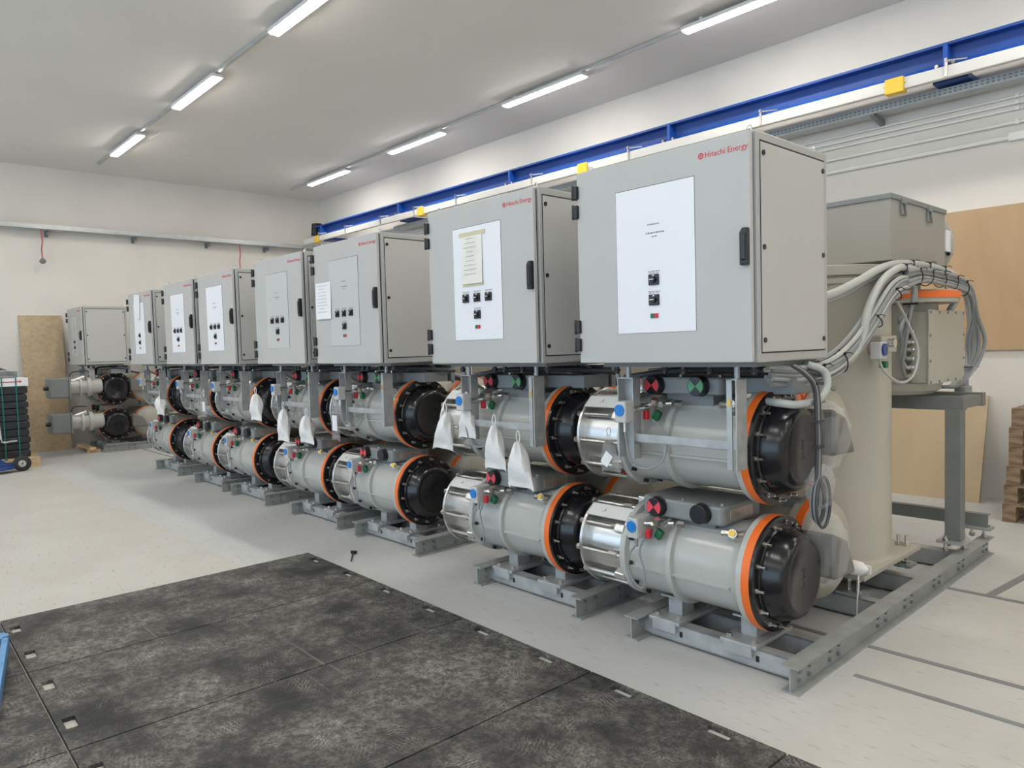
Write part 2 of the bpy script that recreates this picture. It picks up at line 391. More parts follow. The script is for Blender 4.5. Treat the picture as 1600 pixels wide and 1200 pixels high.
for yy, lb, sl in ((3.6, 'thin grey lamp trunking along the left row of ceiling lamps', 0), (7.1, 'thin grey lamp trunking along the right row of ceiling lamps', -.024)):
    ya, yb = (yy, yy) if not sl else (7.25, 6.85)
    m = MB().prism([(-14.6, ya - .02), (8.5, yb - .02), (8.5, yb + .02), (-14.6, ya + .02)], 'z', 5.07, ZC - .004)
    o = m.build('lamp_trunking', 'traym'); tag(o, lb, 'cable trunking', 'lamp trunkings under the ceiling')

# ---------------------------------------------------------------- crane rail and services on the back wall
t = thing('crane_rail', (-8, 7.9, 4.1), 'long blue painted crane rail beam running along the back wall', 'beam')
MB().box(-14.75, 8.9, 7.895, 7.915, 4.12, 4.36).build('web', 'craneblue', t)
MB().box(-14.75, 8.9, 7.80, 8.01, 4.345, 4.37).build('top_flange', 'craneblue', t)
MB().prism([(7.78, 4.10), (8.02, 4.10), (8.02, 4.115), (7.93, 4.14), (7.88, 4.20), (7.78, 4.12)], 'x', -14.75, 8.9).build('bottom_flange', 'craneblue2', t)
p = None
for i, x in enumerate((-14.4, -11.45, -8.4, -5.45, -2.34, .7)):
    if p is None:
        p = MB().box(x - .02, x + .02, 7.79, 8.0, 4.12, 4.36).build('stiffener', 'craneblue2', t); x00 = x
        q = MB().box(x - .15, x + .15, 7.93, YW, 4.045, 4.098).build('wall_bracket', 'craneblue', t)
        bq = MB().cyl((x - .07, 7.82, 4.16), (x - .07, 7.77, 4.16), .018, n=6).build('bolt', 'steel', t)
        c = copy_tree(bq, t); c.location = (.14, 0, 0)
    else:
        for s_ in (p, q, bq):
            c = copy_tree(s_, t); c.location = (x - x00, 0, 0)
        c = copy_tree(bq, t); c.location = (x - x00 + .14, 0, 0)
t = thing('conductor_rail', (-8, 7.72, 4.0), 'long white plastic conductor rail hung under the blue crane rail', 'rail')
MB().box(-15.0, 8.9, 7.69, 7.75, 4.01, 4.12).build('rail_profile', 'white', t, bevel=.008)
MB().box(-15.0, 8.9, 7.75, 7.88, 4.08, 4.095).build('rail_shelf', 'white', t)
p = None
for x in (-14.3, -13.2, -11.9, -10.8, -9.6, -7.8, -6.0, -4.15, -2.3, -.3, 1.6):
    if p is None:
        x00 = x
        p = MB().box(x - .012, x + .012, 7.675, 7.692, 4.02, 4.185).box(x - .01, x + .01, 7.66, 7.80, 4.155, 4.175).cyl((x, 7.69, 4.165), (x + .14, 7.79, 4.17), .009, n=6).build('hanger', 'steel', t)
    else:
        c = copy_tree(p, t); c.location = (x - x00, 0, 0)
for x, lb in ((-14.4, 'small yellow box on the white rail by the wall corner'), (-10.6, 'small yellow box on the white rail above the third cabinet'),
              (-6.79, 'small yellow box on the white rail between the two nearest cabinets'), (-2.75, 'yellow box on the white rail above the nearest cabinet at upper right')):
    k = MB().box(x - .085, x + .085, 7.665, 7.77, 3.985, 4.13).box(x - .1, x + .1, 7.675, 7.76, 4.06, 4.075).build('junction_box', 'yellow', bevel=.01, base=(x, 7.7, 3.96))
    tag(k, lb, 'junction box', 'yellow boxes on the conductor rail')
k = MB().prism([(-14.98, 4.22), (-14.74, 4.22), (-14.71, 4.46), (-14.93, 4.48)], 'y', 7.86, 8.0).box(-14.95, -14.74, 7.9, 7.96, 4.13, 4.23).build('limit_switch_box', 'black', bevel=.008, base=(-14.85, 7.93, 4.2))
tag(k, 'black box at the far end of the blue crane rail', 'switch box')
def cable_tray(name, x0, x1, y0, y1, z, label, along, brk, sides=.06):
    t = thing(name, ((x0 + x1) / 2, (y0 + y1) / 2, z), label, 'cable tray')
    m = MB().box(x0, x1, y0, y1, z, z + .006)
    m.build('tray_bed', 'traym', t)
    if along == 'x':
        MB().box(x0, x1, y0 - .003, y0, z, z + sides).build('tray_side', 'traym', t); MB().box(x0, x1, y1, y1 + .003, z, z + sides).build('tray_side', 'traym', t)
    else:
        MB().box(x0, x0 + .003, y0, y1, z, z + sides).build('tray_side', 'traym', t); MB().box(x1 - .003, x1, y0, y1, z, z + sides).build('tray_side', 'traym', t)
    for b in brk: b.build('tray_bracket', 'dgrey', t)
    return t
br = []
for x in (-9.2, -5.3, -3.1, -1.65, .3):
    br.append(MB().prism([(8.05, 3.945), (YW - .003, 3.945), (YW - .003, 3.86), (8.05, 3.925)], 'x', x - .02, x + .02))
t = cable_tray('cable_tray', -12, 8.9, 8.05, 8.25, 3.95, 'perforated galvanised cable tray along the back wall under the rail', 'x', br, .075)
m = MB()
x = -5.4
while x < 0.6:
    for zz in (3.968, 3.997): m.box(x, x + .022, 8.0445, 8.047, zz, zz + .012)
    x += .045
m.build('perforation', 'dgrey', t)['kind'] = 'stuff'
for i, (y, z, r) in enumerate(((8.328, 3.865, .012), (8.328, 3.805, .012), (8.328, 3.75, .012), (8.32, 3.49, .022), (8.325, 3.625, .016))):
    k = thing('conduit_pipe', (-2, y, z), ['thin white conduit highest under the cable tray', 'second thin white conduit below the cable tray on the back wall',
        'third thin white conduit below the cable tray on the back wall', 'thick white conduit lowest on the back wall above the plywood', 'fourth white conduit below the cable tray, just above the thick one'][(0 if i == 0 else i)], 'pipe', 'conduits on the back wall')
    MB().cyl((-12, y, z), (8.9, y, z), r, n=10).build('pipe_run', 'pipew', k)
    c = MB()
    c.box(-1.95, -1.80, YW - .06, YW - .003, z - r * 1.6, z + r * 1.6) if i == 3 else c.box(-1.9, -1.87, YW - .05, YW - .003, z - r * 1.3, z + r * 1.3)
    c.build('pipe_clip', 'pipew', k)

br = [MB().rbox((XW + .125, y, 3.92), (.20, .035, .05), (0, .35, 0)).box(XW + .003, XW + .02, y - .03, y + .03, 3.85, 4.02) for y in (2.9, 4.35, 5.75, 7.0, 0.4)]
cable_tray('cable_tray', XW + .06, XW + .26, -6, 8.2, 3.955, 'grey steel cable tray across the far end wall', 'y', br, .09)
for y, lb, z1 in ((2.79, 'red pull cord with a grey knob at the left of the end wall', 3.44), (6.37, 'red pull cord hanging above the fifth and sixth cabinets', 3.40)):
    k = thing('pull_cord', (XW + .2, y, z1), lb, 'cord', 'red cords on the end wall tray')
    MB().tube([(XW + .2, y, 3.96), (XW + .2, y + .012, 3.75), (XW + .2, y - .006, 3.6), (XW + .2, y, z1)], .012).build('cord', 'cord', k)
    MB().lathe([(-.09, 0), (-.085, .03), (-.05, .055), (-.01, .04), (.01, .015), (.02, 0)], (XW + .2, y, z1), 'z', 14).build('knob', 'dgrey', k)

# boards against the walls
k = MB().box(-3.0, -.3, YW - .03, YW - .004, 1.47, 2.86).build('plywood_board', 'ply', base=(-1.6, YW, 1.47)); tag(k, 'large plywood board fixed high on the back wall at right', 'board')
k = MB().prism([(8.02, 0), (8.045, 0), (YW - .005, 1.02), (YW - .03, 1.02)], 'x', -3.3, -2.11).build('plywood_board', 'ply2', base=(-2.7, 8.1, 0)); tag(k, 'pale plywood sheet leaning on the back wall behind the steel stand', 'board')
k = MB().prism([(XW + .28, 0), (XW + .30, 0), (XW + .03, 2.44), (XW + .006, 2.44)], 'y', 2.40, 3.06).build('strand_board', 'osb', base=(XW + .2, 2.7, 0)); tag(k, 'tall strand board leaning on the end wall by the far cabinet', 'board')

# ---------------------------------------------------------------- black floor mats (each plate a thing)
def slot_mat(x0, y0, label, slots=True, lx=1.02, ly=2.06):
    t = thing('rubber_floor_mat', (x0, y0, 0), label, 'floor mat', 'black rubber mats laid side by side')
    sl = []
    for sx in (.24, .75): 
        for sy in ((.055, ly - .055) if slots else (.055,)): sl.append((sx - .06, sx + .06, sy - .026, sy + .026))
    xs = sorted({0, lx} | {a for s_ in sl for a in s_[:2]}); ys = sorted({0, ly} | {a for s_ in sl for a in s_[2:]})
    m = MB(); h = .02
    inside = lambda cx, cy: any(s_[0] < cx < s_[1] and s_[2] < cy < s_[3] for s_ in sl)
    g = .003
    for i in range(len(xs) - 1):
        for j in range(len(ys) - 1):
            a, b, c, d = xs[i], xs[i + 1], ys[j], ys[j + 1]
            if inside((a + b) / 2, (c + d) / 2):
                continue
            X = lambda u: x0 + min(max(u, g), lx - g); Y = lambda u: y0 + min(max(u, g), ly - g)
            m.add([(X(a), Y(c), h), (X(b), Y(c), h), (X(b), Y(d), h), (X(a), Y(d), h)], [(0, 1, 2, 3)])
            for (p_, q_, cx, cy) in (((a, c), (b, c), (a + b) / 2, c - 1e-3), ((b, c), (b, d), b + 1e-3, (c + d) / 2), ((b, d), (a, d), (a + b) / 2, d + 1e-3), ((a, d), (a, c), a - 1e-3, (c + d) / 2)):
                out = cx < 0 or cy < 0 or cx > lx or cy > ly
                if out or inside(cx, cy):
                    m.add([(X(p_[0]), Y(p_[1]), h), (X(q_[0]), Y(q_[1]), h), (X(q_[0]), Y(q_[1]), 0), (X(p_[0]), Y(p_[1]), 0)], [(0, 1, 2, 3)])
    # the faces are meant to stay in world coordinates; build relative to the empty
    o = m.build('mat_plate', 'floormat', t)
    return t
ml = ['farthest black mat plate, its corner pointing at the third cabinet', 'black mat plate second from the far edge of the mat floor', 'black mat plate third from the far edge of the mat floor',
      'black mat plate fourth from the far edge of the mat floor', 'nearest black mat plate at the bottom right of the mat floor']
for i in range(5):
    t = slot_mat(-5.46 + 1.024 * i, 0.645, ml[i])
    t.rotation_euler.z = -.018
    t.location = (-5.47 + 1.024 * i, 0.652 - .0185 * i, 0)
ml = ['black mat plate at the left edge under the blue fork tip', 'black mat plate at the bottom left corner of the frame', 'third black mat plate of the left mat row, below the frame', 'fourth black mat plate of the left mat row, below the frame']
for i in range(4):
    t = slot_mat(-5.46 + 1.024 * i, -1.43, ml[i], False); t.rotation_euler.z = -.018
    t.location = (-5.51 + 1.024 * i, -1.412 - .0185 * i, 0)

# blue fork tip lying on the mats at the left edge
t = thing('pallet_truck_fork', (-4.9, .55, .02), 'pale blue pallet truck fork tip on the black mats at the left edge', 'fork')
dx, dy = Vector((.983, -.182, 0)), Vector((.182, .983, 0))
def fk(u, v): q = Vector((-4.99, .558, 0)) + dx * u + dy * v; return (q.x, q.y)
arc = [(.07 - .07 * math.cos(a), .08 * math.sin(a)) for a in [(-pi / 2) + pi * i / 8 for i in range(9)]]
hole = [(.13, .05), (.10, .03), (.10, -.03), (.13, -.05), (.30, -.05), (.30, .05)]
m = MB()
m.prism([fk(u, v) for u, v in [(.10, -.08), (1.1, -.08), (1.1, -.05), (.10, -.05)]], 'z', .075, .10)
m.prism([fk(u, v) for u, v in [(.10, .05), (1.1, .05), (1.1, .08), (.10, .08)]], 'z', .075, .10)
m.prism([fk(u, v) for u, v in [(.36, -.05), (1.1, -.05), (1.1, .05), (.36, .05)]], 'z', .075, .10)
m.prism([fk(u, v) for u, v in arc + [(.12, .08), (.12, -.08)]], 'z', .075, .10)
m.prism([fk(u, v) for u, v in [(.05, -.08), (1.1, -.08), (1.1, -.072), (.05, -.072)]], 'z', .03, .08)
m.prism([fk(u, v) for u, v in [(.05, .072), (1.1, .072), (1.1, .08), (.05, .08)]], 'z', .03, .08)
m.build('fork_blade', 'forkblue', t, bevel=.003)
a, b = fk(.23, -.05), fk(.23, .05)
MB().cyl((*a, .06), (*b, .06), .04, n=16).build('roller', 'black', t)

# cable tie on the floor
k = MB().tube([(-5.18, 2.98, .012), (-5.12, 2.93, .004), (-5.06, 2.89, .004), (-5.0, 2.85, .004)], .006, 6).rbox((-5.18, 2.98, .014), (.05, .02, .02), (0, 0, .5)).build('cable_tie', 'black', base=(-5.1, 2.92, 0))
tag(k, 'small black cable tie lying on the floor beyond the mats', 'cable tie')

# ---------------------------------------------------------------- the row of switchgear modules
OFF = Vector((-1.609, 2.91, 0))
class LM(MB):
    def build(s, *a, **k):
        s.v = [tuple(Vector(v) + OFF) for v in s.v]
        return MB.build(s, *a, **k)
def LT(name, base, label, cat, group=None): return thing(name, Vector(base) + OFF, label, cat, group)
POS = [(-1.609, 2.91), (-2.952, 2.929), (-4.765, 3.045), (-6.03, 3.064), (-7.558, 3.06), (-8.77, 3.07), (-10.424, 3.105), (-14.128, 3.09)]
ORD = ['nearest', 'second nearest', 'third', 'fourth', 'fifth', 'sixth', 'seventh', 'farthest']
def off_of(i): return (POS[i][0] - POS[0][0], POS[i][1] - POS[0][1], 0)
ZB, ZT, CD = 1.532, 2.532, 0.71     # cabinet bottom, top, depth

# ---- control cabinet
def make_cabinet(label):
    t = LT('control_cabinet', (-.5, .35, ZB), label, 'cabinet', 'control cabinets above the switchgear')
    LM().box(-1.01, 0, .032, CD, ZB, ZT).build('cabinet_body', 'cabframe', t, bevel=.006)
    LM().box(-.995, -.02, .02, .034, ZB + .012, ZT - .012).build('door_gasket', 'gasket_gap', t)
    d = LM().box(-1.006, -.012, -.004, .022, ZB + .003, ZT - .003).build('door', 'cab', t, bevel=.005)
    first = None
    for x0, z0 in ((-1.025, 2.294), (-1.025, 2.394), (-1.025, 1.597), (-1.025, 1.692)):
        if first is None:
            first = LM().box(-1.026, -.992, -.022, .02, 2.294, 2.362).cyl((-1.02, -.018, 2.29), (-1.02, -.018, 2.366), .009, n=8).build('hinge', 'black', d, bevel=.004)
        else:
            c = copy_tree(first, d); c.location = (0, 0, z0 - 2.294)
    LM().prism([(-.052, 1.955), (-.016, 1.955), (-.016, 2.115), (-.040, 2.115), (-.052, 2.095)], 'y', -.032, -.003).box(-.045, -.02, -.040, -.03, 1.975, 2.09).build('handle', 'black', d, bevel=.005)
    text_mesh('lettering', 'Hitachi Energy', .036, 'redink', d, OFF + Vector((-.232, -.0046, 2.452)), (pi / 2, 0, 0))
    g = LM().lathe([(0, .0085), (.0006, .0085), (.0006, .0145), (0, .0145), (0, .0085)], (-.252, -.0046, 2.464), 'y', 20)
    g.box(-.259, -.245, -.0052, -.0046, 2.4625, 2.4655).box(-.2535, -.2505, -.0052, -.0046, 2.457, 2.471).build('emblem', 'redink', d)
    # +x side panel and its screws
    LM().box(-.001, .0015, .056, .676, ZB + .040, ZT - .038).build('side_gap_shade', 'gasket_gap', t)  # dark strip put in for the shaded gap round the side panel
    sp = LM().box(0, .004, .061, .671, ZB + .046, ZT - .046).build('side_panel', 'cab', t, bevel=.002)
    first = None
    for y in (.08, .655):
        for z in (1.63, 2.035, 2.44):
            if first is None:
                first = LM().cyl((.003, y, z), (.009, y, z), .012, n=12).build('screw', 'black', sp)
            else:
                c = copy_tree(first, sp); c.location = (0, y - .08, z - 1.63)
    LM().box(-.011, -.009, -.01, 0, ZB, ZT)
    # lifting eyes
    first = None
    for x, y in ((-.05, .06), (-.05, .66), (-.96, .06), (-.96, .66)):
        if first is None:
            e = [(x + .013 * math.cos(a), y, ZT + .02 + .013 * math.sin(a)) for a in [2 * pi * i / 12 for i in range(12)]]
            first = LM().tube(e + [e[0]], .0035, 6, 1).cyl((x, y, ZT - .002), (x, y, ZT + .01), .012, n=8).build('lifting_eye', 'steel', t)
        else:
            c = copy_tree(first, t); c.location = (x + .05, y - .06, 0)
    # gland plate and glands under the cabinet
    LM().box(-.95, -.06, .12, .64, ZB - .022, ZB + .002).build('gland_plate', 'dgrey', t)
    first = None
    for k, x in enumerate((-.9, -.62, -.48, -.36, -.1)):
        if first is None:
            first = LM().cyl((x, .17, ZB - .06), (x, .17, ZB - .02), .014, n=8).cyl((x, .17, ZB - .045), (x, .17, ZB - .035), .02, n=6).build('cable_gland', 'black', t)
        else:
            c = copy_tree(first, t); c.location = (x + .9, .04 * (k % 2), 0)
    # legs that carry the cabinet on the tank, tied by a cross bar
    LM().box(-.852, -.749, .165, .171, 1.03, 1.452).box(-.852, -.846, .11, .17, 1.03, 1.452).box(-.755, -.749, .11, .17, 1.03, 1.452).box(-.852, -.749, .11, .17, 1.449, 1.455).cyl((-.80, .14, 1.45), (-.80, .14, ZB), .013, n=8).build('support_leg', 'galv', t)
    LM().box(-.214, -.186, .12, .126, 1.03, 1.452).box(-.156, -.150, .10, .19, 1.03, 1.455).box(-.214, -.150, .12, .19, 1.449, 1.455).cyl((-.175, .15, 1.45), (-.175, .15, ZB), .013, n=8).build('support_leg', 'galv', t)
    LM().box(-.207, -.192, .1175, .1205, 1.325, 1.36).build('sticker', 'brass', t)
    LM().box(-.755, -.150, .126, .131, 1.118, 1.163).box(-.755, -.150, .126, .16, 1.118, 1.123).build('cross_bar', 'galv', t)
    return t

# ---- info panel with its switches
def dashes(parent, rows, y):
    m = LM()
    for cx, z, w, h in rows:
        x = cx - w / 2; rnd = random.Random(int(z * 1000))
        while x < cx + w / 2:
            l = .006 + rnd.random() * .012; m.box(x, min(x + l, cx + w / 2), y - .0005, y, z, z + h); x += l + .004
    m.build('print', 'ink', parent)
def make_panel(cab, white, layout, seed):
    x0, x1, z0, z1 = -.742, -.288, 1.682, 2.382
    LM().box(x0 - .003, x1 + .0005, -.0055, -.0035, z0 - .0005, z1 + .003).build('panel_edge', 'gasket_gap', cab)
    p = LM().box(x0, x1, -.0075, -.0035, z0, z1).build('info_panel', 'panelwhite' if white else 'panelgrey', cab)
    y = -.0076; cx = -.517
    rows = [(cx, 2.196, .07, .006), (cx + .01, 2.155, .11, .006), (cx + .005, 2.138, .03, .005)]
    sw = [(cx, 1.935), (cx, 1.838)] if layout == 2 else [(cx - .108, 1.942), (cx, 1.942), (cx + .108, 1.942), (cx, 1.838)]
    for x, z in sw: rows += [(x, z + .038, .07, .004), (x, z + .031, .06, .003)]
    dashes(p, rows, y)
    first = None
    for x, z in sw:
        if first is None:
            first = LM().box(x - .029, x + .029, -.016, -.007, z - .026, z + .026).cyl((x, -.016, z), (x, -.024, z), .016, n=14).box(x - .018, x + .018, -.032, -.023, z - .004, z + .004).build('selector_switch', 'black', p, bevel=.002)
            f0 = (x, z)
            fm = LM().box(x - .012, x + .012, -.0332, -.032, z - .002, z + .002).box(x - .006, x + .006, -.0165, -.0159, z + .017, z + .022).build('switch_mark', 'paper', p)
        else:
            for q in (first, fm):
                c = copy_tree(q, p); c.location = (x - f0[0], 0, z - f0[1])
    zz = 1.762
    LM().box(cx - .022, cx, -.014, -.007, zz - .011, zz + .011).build('push_button', 'green', p, bevel=.002)['label'] = 'dark green push button'
    LM().box(cx, cx + .022, -.014, -.007, zz - .011, zz + .011).build('push_button', 'red', p, bevel=.002)['label'] = 'red push button'
    return p

CL = ['nearest and largest grey control cabinet, white panel with two stacked black switches',
      'grey control cabinet second from the camera, a taped yellowed sheet on its white panel',
      'grey control cabinet third from the camera, a white sheet hanging left of its grey panel',
      'grey control cabinet fourth from the camera, grey panel without sheet, close against the third',
      'grey control cabinet fifth from the camera, white panel, standing clear of the fourth',
      'grey control cabinet sixth from the camera, white panel, its side hidden behind the fifth',
      'grey control cabinet seventh from the camera, white sheet at the top of its panel',
      'farthest grey control cabinet by the end wall, its whole side panel in view']
cabs = []
for i in range(8):
    if i == 0: c = make_cabinet(CL[0])
    else: c = copy_tree(base_cab, None, off_of(i), CL[i])
    if i == 0: base_cab = c
    cabs.append(c)
# panels made after the bare cabinets are copied, one mesh set per layout
spec = [(True, 2), (True, 4), (False, 4), (False, 4), (True, 4), (True, 4), (True, 2), (False, 2)]
protos = {}
for i, (wh, ly) in enumerate(spec):
    if ly not in protos or True:
        pass
    key = (wh, ly)
    if key not in protos:
        before = set(o.name for o in base_cab.children)
        make_panel(base_cab, wh, ly, i)
        new = [o for o in base_cab.children if o.name not in before]
        protos[key] = new
for key, new in protos.items():
    for i, sp in enumerate(spec):
        if sp == key and i != 0:
            for q in new: copy_tree(q, cabs[i])
    if spec[0] != key:
        for q in new:
            for k in list(q.children): bpy.data.objects.remove(k)
            bpy.data.objects.remove(q)

# sheets taped to the doors (things of their own)
def sheet(name, i, x0, x1, z0, z1, m, label, tapes=(), tilt=0.0, lines=True):
    off = Vector((POS[i][0], POS[i][1], 0))
    t = thing(name, off + Vector(((x0 + x1) / 2, -.02, z0)), label, 'paper')
    n = 8; vs = []; yb = -.0095
    for j in range(n + 1):
        for k in range(5):
            u, v = k / 4, j / n
            vs.append((off.x + x0 + (x1 - x0) * u + tilt * (v - .5), off.y + yb - .012 * math.sin(u * pi * .9) * (1 - v) * .6 - .004 * (1 - v), z0 + (z1 - z0) * v - tilt * (u - .5)))
    fs = [(j * 5 + k, j * 5 + k + 1, (j + 1) * 5 + k + 1, (j + 1) * 5 + k) for j in range(n) for k in range(4)]
    s = MB().add(vs, fs).build('sheet', m, t)
    so = s.modifiers.new('thickness', 'SOLIDIFY'); so.thickness = .0008
    if lines:
        mm = MB(); rnd = random.Random(i)
        for r in range(9):
            z = z1 - .03 - r * (z1 - z0 - .06) / 9; w = rnd.uniform(.3, .75) * (x1 - x0); c = (x0 + x1) / 2
            x = c - w / 2
            while x < c + w / 2:
                l = rnd.uniform(.006, .022); mm.box(off.x + x, off.x + min(x + l, c + w / 2), off.y - .026, off.y - .0255, z, z + .003); x += l + .005
        mm.build('print', 'ink', t)
    for (a, b, c, d) in tapes:
        MB().box(off.x + a, off.x + b, off.y - .0115, off.y - .0095, c, d).build('tape_strip', 'tape', t)
    return t
sheet('paper_sheet', 1, -.655, -.455, 2.03, 2.335, 'oldpaper', 'yellowed paper sheet taped to the white panel of the second cabinet', [(-.675, -.425, 2.325, 2.35), (-.65, -.45, 2.015, 2.04)])
sheet('paper_sheet', 2, -.975, -.718, 1.91, 2.215, 'paper', 'white paper sheet stuck on the left of the third cabinet door')
sheet('paper_sheet', 6, -.71, -.45, 2.17, 2.50, 'paper', 'white paper sheet stuck on the seventh cabinet, near its top', tilt=.02, lines=False)

# ---- breaker tank (two stacked in front of every module)
def ring(m, o, x0, x1, r0, r1, n=44):
    m.lathe([(x0, r0), (x0, r1), (x1, r1), (x1, r0), (x0, r0)], o, 'x', n)
    return m
AY = .49
def make_tank(z, label, upper):
    t = LT('breaker_tank', (-.6, AY, z - .24), label, 'tank', 'breaker tanks of the front row')
    O = (0, AY, z)
    b = LM().lathe([(-.95, 0), (-.95, .272), (-.915, .272), (-.905, .245), (-.89, .237), (-.66, .237), (-.655, .262), (-.625, .262), (-.62, .237), (-.30, .237), (-.27, .245), (-.232, .285), (-.197, .287), (-.197, 0)], O, 'x', 48)
    # ribs along the casting, flange lugs
    for a in (-.22, .95, 2.1):
        b.rbox((-.59, AY - .243 * math.cos(a), z + .243 * math.sin(a)), (.60, .016, .012), (-a, 0, 0))
    b.build('tank_body', 'tank', t)
    first = None
    for k in range(12):
        a = 2 * pi * k / 12 + .15
        if first is None:
            y, zz = AY + .256 * math.cos(a), z + .256 * math.sin(a)
            first = LM().cyl((-.90, y, zz), (-.88, y, zz), .012, n=6).build('flange_bolt', 'black', t); a0 = a
        else:
            c = copy_tree(first, t)
            c.location = (0, .256 * (math.cos(a) - math.cos(a0)), .256 * (math.sin(a) - math.sin(a0)))
    # aluminium drum with its end ring and tie rods
    LM().lathe([(-1.235, 0), (-1.235, .215), (-.97, .215), (-.95, .24)], O, 'x', 44).build('end_drum', 'alu', t)
    r = LM(); ring(r, O, -1.255, -1.235, .0, .268); r.build('end_ring', 'alu', t, bevel=.004)
    first = None
    for k in range(10):
        a = 2 * pi * k / 10 + .08
        if first is None:
            y, zz = AY + .25 * math.cos(a), z + .25 * math.sin(a)
            first = LM().cyl((-1.275, y, zz), (-.95, y, zz), .0115, n=8).cyl((-1.285, y, zz), (-1.255, y, zz), .018, n=6).cyl((-1.05, y, zz), (-.99, y, zz), .017, n=6).build('tie_rod', 'steel', t); a0 = a
        else:
            c = copy_tree(first, t); c.location = (0, .247 * (math.cos(a) - math.cos(a0)), .247 * (math.sin(a) - math.sin(a0)))
    first = None
    for k in range(6):
        a = 2 * pi * (k + .5) / 6
        y, zz = AY + .255 * math.cos(a), z + .255 * math.sin(a)
        if first is None: LMx = None
        LM().rbox((-.975, y, zz), (.07, .055, .05), (a, 0, 0)).build('clamp_block', 'alu2', t, bevel=.01)
        first = 1
    # white cover plate across the drum top, facing the front
    a = .85
    LM().rbox((-1.09, AY - .268 * math.cos(a), z + .268 * math.sin(a)), (.30, .085, .006), (pi / 2 - a, 0, 0)).rbox((-1.13, AY - .274 * math.cos(a), z + .274 * math.sin(a)), (.02, .02, .012), (pi / 2 - a, 0, 0)).build('cover_plate', 'white', t)
    # orange ring, black cap and its studs
    o_ = LM(); ring(o_, O, -.203, -.160, .2, .2885); o_.build('orange_ring', 'orange', t, bevel=.003)
    cap = LM().lathe([(-.161, .20), (-.161, .286), (-.142, .287), (-.138, .275), (-.139, .236), (-.132, .229), (-.115, .229), (-.095, .222), (-.07, .213), (-.045, .203), (-.030, .190), (-.022, .172), (-.021, .165), (-.025, .158), (-.026, 0)], O, 'x', 56)
    cap = cap.build('end_cap', 'dome', t)
    e = LM()
    for zz, w_ in ((.045, .045), (.0, .03), (-.045, .045)):
        e.box(-.026, -.0245, AY - w_ / 2, AY + w_ / 2, z + zz - .003, z + zz + .003)
    e.box(-.026, -.0245, AY - .003, AY + .003, z - .0, z + .05).box(-.026, -.0245, AY - .003, AY + .003, z - .05, z - .015)
    e.build('embossed_mark', 'black', cap)
    first = None
    for k in range(14):
        a = 2 * pi * k / 14 + .1
        y, zz = AY + .258 * math.cos(a), z + .258 * math.sin(a)
        if first is None:
            first = LM().cyl((-.142, y, zz), (-.098, y, zz), .006, n=6).cyl((-.142, y, zz), (-.128, y, zz), .012, n=6).build('stud', 'steel', cap); a0 = a
        else:
            c = copy_tree(first, cap); c.location = (0, .258 * (math.cos(a) - math.cos(a0)), .258 * (math.sin(a) - math.sin(a0)))
    # drive box on top with its two indicators
    zb = z + (.262 if upper else .235); zt = z + (.35 if upper else .332)
    bx = LM().prism([(-.86, .33), (-.80, .29), (-.36, .29), (-.345, .31), (-.345, .66), (-.86, .66)], 'z', zb, zt).build('drive_box', 'mgrey', t, bevel=.012)
    LM().box(-.70, -.42, .34, .62, z + .20, zb + .01).build('drive_neck', 'dgrey', bx)
    zk = z + (.308 if upper else .29)
    def knob(x, m):
        LM().cyl((x, .245, zk), (x, .295, zk), .050, n=24).cyl((x, .285, zk), (x, .295, zk), .055, n=24).build('knob', 'black', bx, bevel=.004)
        if m:
            q = LM()
            for s_ in (0, pi):
                pts = [(x, zk)] + [(x + .044 * math.cos(s_ + a), zk + .044 * math.sin(s_ + a)) for a in [-.8 + 1.6 * i / 8 for i in range(9)]]
                q.prism(pts, 'y', .2425, .2455)
            q.build('indicator', m, bx)
    knob(-.732, 'redmark'); knob(-.462, 'greenmark' if upper else None)
    LM().box(-.346, -.3425, .36, .58, zb + .02, zt - .022).build('nameplate', 'plate', bx, bevel=.002)
    first = None
    for x, y in ((-.6, .32), (-.375, .33), (-.375, .64), (-.6, .64), (-.84, .64)):
        if first is None: first = LM().cyl((x, y, zt - .002), (x, y, zt + .012), .008, n=6).build('box_screw', 'steel', bx); f0 = (x, y)
        else:
            c = copy_tree(first, bx); c.location = (x - f0[0], y - f0[1], 0)
    # black lever arm behind the drive box
    if upper:
        LM().tube([(-.72, .42, zt + .03), (-.4, .40, zt + .035), (-.05, .52, zt + .02), (.0, .70, zt)], .016, 8).build('flexible_conduit', 'cabledk', t)
        LM().box(-.36, -.04, .42, .66, z + .265, z + .345).build('terminal_box', 'dgrey', t, bevel=.006)
    # density monitor with blue dial, its valve block and hose
    gx, gy = (-.775, .03) if upper else (-.811, .155)
    g = LM().box(gx - .037, gx + .037, gy, .107 if upper else .29, z + .125, z + .236).build('density_monitor', 'panelgrey', t, bevel=.008)
    if upper: LM().cyl((-.735, .09, z + .19), (-.735, .26, z + .19), .014, n=8).build('monitor_arm', 'steel', g)
    LM().cyl((gx, gy - .007, z + .19), (gx, gy + .002, z + .19), .030, n=24).cyl((gx, gy - .009, z + .19), (gx, gy - .006, z + .19), .012, n=12).build('dial', 'blue', g)
    LM().cyl((gx, gy + .04, z + .126), (gx, gy + .04, z + .075), .009, n=8).build('gland', 'steel', g)
    v = LM().cyl((-.774, .22, z + .20), (-.62, .27, z + .215), .014, n=10).cyl((-.73, .225, z + .20), (-.70, .236, z + .205), .022, n=8).cyl((-.66, .22, z + .21), (-.66, .32, z + .22), .016, n=8).rbox((-.69, .215, z + .225), (.03, .03, .03), (.3, .2, 0)).cyl((-.60, .27, z + .215), (-.565, .28, z + .215), .018, n=6)
    v.build('valve_block', 'steel', t)
    LM().rbox((-.735, .20, z + .155), (.028, .026, .05)).build('valve_cap', 'red', t, bevel=.005)
